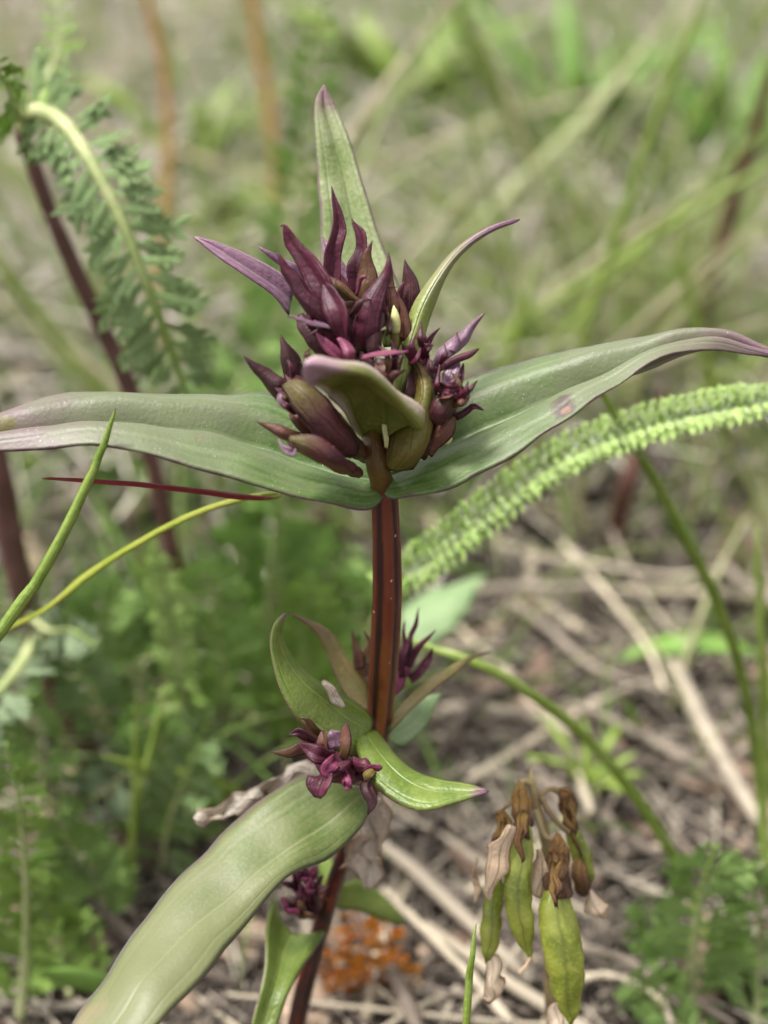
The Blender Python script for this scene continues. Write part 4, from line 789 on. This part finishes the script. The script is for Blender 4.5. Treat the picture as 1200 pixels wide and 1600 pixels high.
# ------------------------------------------------------------------ dry stalks, dead leaves and litter on the ground
DS = 'dry stalks lying in the ground litter'
def dstalk(label, pts, wpx, mat='straw', name='dry_stalk', group=DS):
    pts = [np.asarray(p, float) for p in pts]; r = [wpx*pxmm(p)/2 for p in pts]
    pts = [np.array([p[0], p[1], max(p[2], gz(p[0], p[1])+r_*0.6)]) for p, r_ in zip(pts, r)]
    o = tube(name, pts, r, M[mat], None, origin=pts[0], n=18, ns=7, bump=0.35); return tag(o, label, 'dry stalk', group)
def Gs(z, *q): return [G(a, b, z) for a, b in q]
for lab, q, w_, z in [
    ('pale dry stalk lying level right of the pale green broad leaf', ((735, 928), (800, 918), (870, 920), (930, 915)), 26, 8),
    ('dry stalk slanting under the lance-shaped green leaf', ((790, 935), (860, 985), (930, 1045), (1060, 1085)), 20, 6),
    ('thin dry stalk slanting behind the tall grass stalk', ((950, 820), (985, 890), (1035, 970), (1080, 1010)), 12, 9),
    ('broad grey split stalk running down toward the rosette', ((1040, 1020), (1080, 1095), (1130, 1190), (1190, 1290)), 42, 6),
    ('dry stalk lying level behind the arching grass blade', ((690, 1108), (760, 1108), (830, 1120), (910, 1150)), 26, 4),
    ('dry stalk at the right border above the green leaf', ((1110, 860), (1150, 900), (1215, 945)), 26, 9),
    ('beige dry stalk curving below the pods toward the rosette', ((880, 1480), (950, 1490), (1010, 1520), (1060, 1570)), 22, 5),
    ('second beige stalk just below the curving one', ((890, 1530), (960, 1525), (1030, 1560), (1050, 1600)), 18, 4),
    ('grey stick lying behind the long leaf and the mauve stem', ((90, 1225), (150, 1235), (220, 1250), (290, 1290)), 42, 5),
    ('grey dry stalk under the orange dead leaf', ((590, 1470), (625, 1540), (665, 1640)), 36, 4),
    ('dry stalk running from the stem foot toward the pods', ((600, 1390), (680, 1470), (740, 1530), (800, 1600)), 24, 3),
    ('brown stalk lying left of the pods', ((620, 1330), (690, 1380), (740, 1450), (790, 1500)), 26, 2),
    ('thin upright-leaning dry stem behind the pods', ((980, 1340), (940, 1250), (900, 1180), (860, 1140)), 22, 3),
    ('beige straw crossing above the lance-shaped leaf', ((820, 870), (920, 880), (1040, 900), (1130, 890)), 14, 12),
    ('beige straw slanting from the right leaf toward the litter', ((880, 850), (950, 930), (1010, 1010), (1040, 1080)), 13, 10),
    ('pale straw leaning at the left border near the drooping leaf', ((-20, 620), (60, 570), (150, 510), (200, 470)), 22, 10),
    ('pale straw lying behind the mauve stem', ((40, 800), (120, 785), (200, 770), (260, 740)), 20, 8)]:
    dstalk(lab, Gs(z, *q), w_*0.62)
LM = [(860, 1420, 'near the hanging seed pods'), (1090, 1480, 'around the bright feathery rosette'), (560, 1500, 'round the foot of the gentian stem'), (1070, 1010, 'round the lance-shaped green leaf'), (760, 1100, 'under the arching grass blade'),
      (1150, 1200, 'beside the broad grey split stalk'), (750, 900, 'below the woolly caterpillar-like leaf'), (1050, 830, 'behind the tall thin grass stalk'), (200, 1450, 'beside the long lower leaf'), (200, 1230, 'round the grey stick'), (350, 1050, 'under the feathery clump behind the left leaf'),
      (150, 820, 'behind the mauve-brown stem'), (150, 560, 'behind the drooping feathery leaf'), (750, 500, 'on the far ground behind the curved purple leaf'), (1050, 500, 'on the far ground among the right grasses'), (400, 500, 'on the far ground behind the purple head')]
def place(px, py): return min(LM, key=lambda q: (q[0]-px)**2+(q[1]-py)**2)[2]
# many more individual stalks
var = []
for s in range(7):
    L = 1.0; pts = [np.array([-0.5, 0, 0]), np.array([-0.2, random.uniform(-.05, .05), random.uniform(-.02, .03)]), np.array([0.15, random.uniform(-.08, .08), random.uniform(-.02, .03)]), np.array([0.5, random.uniform(-.12, .12), 0])]
    r0 = random.uniform(0.008, 0.018); v, f, uv = tube_geo(pts, [r0, r0*1.1, r0, r0*0.6], n=9, ns=6); me = bpy.data.meshes.new('dry_stalk'); me.from_pydata(v.tolist(), [], f); me.shade_smooth(); me.materials.append(M['straw']); var.append(me)
cnt = 0
while cnt < 230:
    px, py = random.uniform(-40, 1240), (random.uniform(780, 1660) if random.random() < 0.72 else random.uniform(330, 780))
    if px < 560 and random.random() < 0.5: continue
    p = G(px, py)
    if p[1] < 6: continue
    L = random.uniform(18, 48)*(1+p[1]/350); a = random.uniform(0, math.pi)
    o = bpy.data.objects.new('dry_stalk', random.choice(var)); col.objects.link(o)
    h = abs(random.gauss(0, 2.5))+0.8
    o.location = (p[0]*0.001, p[1]*0.001, (gz(p[0], p[1])+h)*0.001); o.rotation_euler = (random.uniform(0, 6), random.gauss(0, 0.08), a); wd = random.uniform(0.6, 1.4)
    o.scale = (L*0.001, L*0.001*wd, L*0.001*wd)
    lb = ('long' if L/(1+p[1]/350) > 33 else 'short')+(' thick' if wd > 1 else ' thin')+' dry straw piece lying '+place(px, py); tag(o, lb, 'straw', lb.replace('piece', 'pieces')); cnt += 1
# dead leaf pieces
lv = []
for s in range(5):
    pts = [np.array([-9., 0, 0]), np.array([-3, 1, 1.5]), np.array([4, -1, 1.0]), np.array([10, 0, 2.5])]
    v, f, uv = blade_geo(pts, [1, 6, 7, 0.5], nrmv=np.array([0, 0.2, 1]), n=9, nu=5, cup=random.uniform(-0.5, 0.6), amp=1.4, t=0.3)
    me = bpy.data.meshes.new('dead_leaf'); me.from_pydata((v*0.001).tolist(), [], f); me.shade_smooth(); me.materials.append(M['deadleaf']); lv.append(me)
for i in range(110):
    px, py = random.uniform(-30, 1230), random.uniform(380, 1650); p = G(px, py)
    if p[1] < 8: continue
    o = bpy.data.objects.new('dead_leaf', random.choice(lv)); col.objects.link(o); s = random.uniform(0.5, 1.2)*(1+p[1]/500)
    o.location = (p[0]*0.001, p[1]*0.001, (gz(p[0], p[1])+1.5)*0.001); o.rotation_euler = (random.gauss(0, 0.4), random.gauss(0, 0.3), random.uniform(0, 6.28)); o.scale = (s, s, s)
    lb = ('large' if s/(1+p[1]/500) > 0.85 else 'small')+' curled brown dead leaf lying '+place(px, py); tag(o, lb, 'dead leaf', lb.replace('leaf lying', 'leaves lying'))
# orange dead leaf
ob = G(560, 1500); oe = empty('orange_dead_leaf', (ob[0], ob[1], gz(ob[0], ob[1])), 'crumpled orange-yellow dead leaf on the litter beside the stem foot', 'dead leaf')
for q, hp in [([(605, 1590), (592, 1530), (572, 1470), (545, 1405)], 60), ([(600, 1600), (570, 1545), (540, 1500), (515, 1450)], 50), ([(600, 1590), (608, 1530), (606, 1470), (596, 1420)], 52), ([(580, 1610), (560, 1570), (530, 1540), (510, 1500)], 40)]:
    yleaf(oe, [V(a, b_, ob[1]-2-i_*2) for i_, (a, b_) in enumerate(q)], hp, 'y_orange', 12, rach_px=8, rmat='orange', jit=25)
# uncountable litter
def strips(n_, sampler, lmin, lmax, wmin, wmax, up, name, mat, label, cat, rr, seg=4, lean=0.5, cross=True):
    vs = []; fs = []; rn = []
    for i in range(n_):
        x, y, sc, cv = sampler()
        L = random.uniform(lmin, lmax)*sc; wd = random.uniform(wmin, wmax)*sc**0.5; a = random.uniform(0, 2*math.pi)
        d = np.array([math.cos(a), math.sin(a), 0]); el = up+random.gauss(0, 0.25)*(0.3 if up < 0.3 else 1); p = np.array([x, y, gz(x, y)+(random.random()*3 if up < 0.3 else -0.5)])
        bend = random.uniform(0, lean); s_ = np.array([-d[1], d[0], 0])*math.cos(a*3)+np.array([0, 0, 1])*0.3*math.sin(a*5); s_ = nrm(s_)
        r = min(1, max(0, rr(cv))); k = len(vs)
        for j in range(seg+1):
            t = j/seg; e = el-bend*t*t; w_ = wd*(1-t**2)*0.5+0.05 if up > 0.3 else wd*0.5*(1-0.5*t)
            if j: p = p+(d*math.cos(e)+np.array([0, 0, math.sin(e)]))*L/seg
            if up < 0.3: p[2] = max(p[2], gz(p[0], p[1])+0.3)
            nn = nrm(np.cross(s_, d*math.cos(e)+np.array([0, 0, math.sin(e)])))*w_*0.35
            vs += [p-s_*w_, p+s_*w_, p+nn]; rn += [r]*3
            if j:
                b0, b1 = k+3*(j-1), k+3*j
                fs += [(b0, b0+2, b1+2, b1), (b0+2, b0+1, b1+1, b1+2), (b0+1, b0, b1, b1+1)]
    o = mk(name, np.array(vs), fs, mat, None, rnd=rn); return tag(o, label, cat, None, 'stuff')
def samp_screen(x0, x1, y0, y1, ymin=6):
    def f():
        while True:
            p = G(random.uniform(x0, x1), random.uniform(y0, y1))
            if p[1] > ymin: return p[0], p[1], 1+p[1]/400, 0.5
    return f
strips(9500, samp_screen(-120, 1320, 150, 1680), 7, 30, 0.3, 1.1, 0.05, 'litter', M['straw_stuff'], 'tangled grey-brown straw and plant litter covering the soil', 'litter', lambda c: random.random(), seg=3, lean=0.1)
strips(6000, samp_screen(-120, 1320, -60, 640, 150), 20, 70, 0.6, 2.2, 0.22, 'dead_grass', M['dead_stuff'], 'pale flattened dead grass over the far ground', 'dead grass', lambda c: random.random(), seg=4, lean=0.2)
# background grass mass: clumps given by their foot in the picture: px, py, spread x (mm), spread y, weight, colour
CL = [(1000, 560, 60, 40, 7, 0.42), (1120, 640, 50, 40, 8, 0.42), (880, 640, 40, 40, 4, 0.5), (1180, 480, 60, 60, 6, 0.4), (950, 420, 90, 60, 4, 0.3), (820, 240, 150, 90, 8, 0.12),
      (1080, 220, 150, 90, 6, 0.15), (600, 180, 160, 100, 4, 0.35), (300, 200, 200, 100, 5, 0.4), (80, 260, 150, 80, 4, 0.35), (60, 480, 60, 50, 3, 0.4), (330, 560, 60, 40, 3, 0.3),
      (480, 520, 50, 50, 3, 0.3), (150, 700, 40, 30, 2.5, 0.25), (420, 760, 50, 30, 2.5, 0.15), (700, 830, 40, 30, 1.5, 0.35), (300, 1000, 40, 20, 3, 0.1), (120, 1120, 25, 15, 1.5, 0.1), (450, 1050, 25, 15, 2.0, 0.1),
      (240, 1350, 18, 8, 0.6, 0.1), (1000, 760, 60, 30, 2, 0.5), (600, 60, 400, 150, 6, 0.35), (1150, 900, 25, 20, 0.9, 0.4), (820, 1200, 45, 25, 0.5, 0.3), (1000, 1150, 45, 25, 0.6, 0.3), (700, 1350, 20, 12, 0.25, 0.2)]
wt = np.array([c_[4] for c_ in CL]); wt = wt/wt.sum()
def samp_cl():
    while True:
        k = int(rng.choice(len(CL), p=wt)); px, py, sx_, sy_, _, cc = CL[k]; p = G(px, py); x, y = p[0]+random.gauss(0, sx_*0.6), p[1]+random.gauss(0, sy_*0.6)
        if y > 34: return x, y, min(2.2, 0.55+y/330), cc
strips(2100, samp_cl, 24, 64, 0.7, 1.9, 0.95, 'background_grass', M['grass_stuff'], 'blurred green and straw-coloured grass filling the background', 'grass', lambda c: c-0.05+random.gauss(0, 0.24), seg=6, lean=1.3)
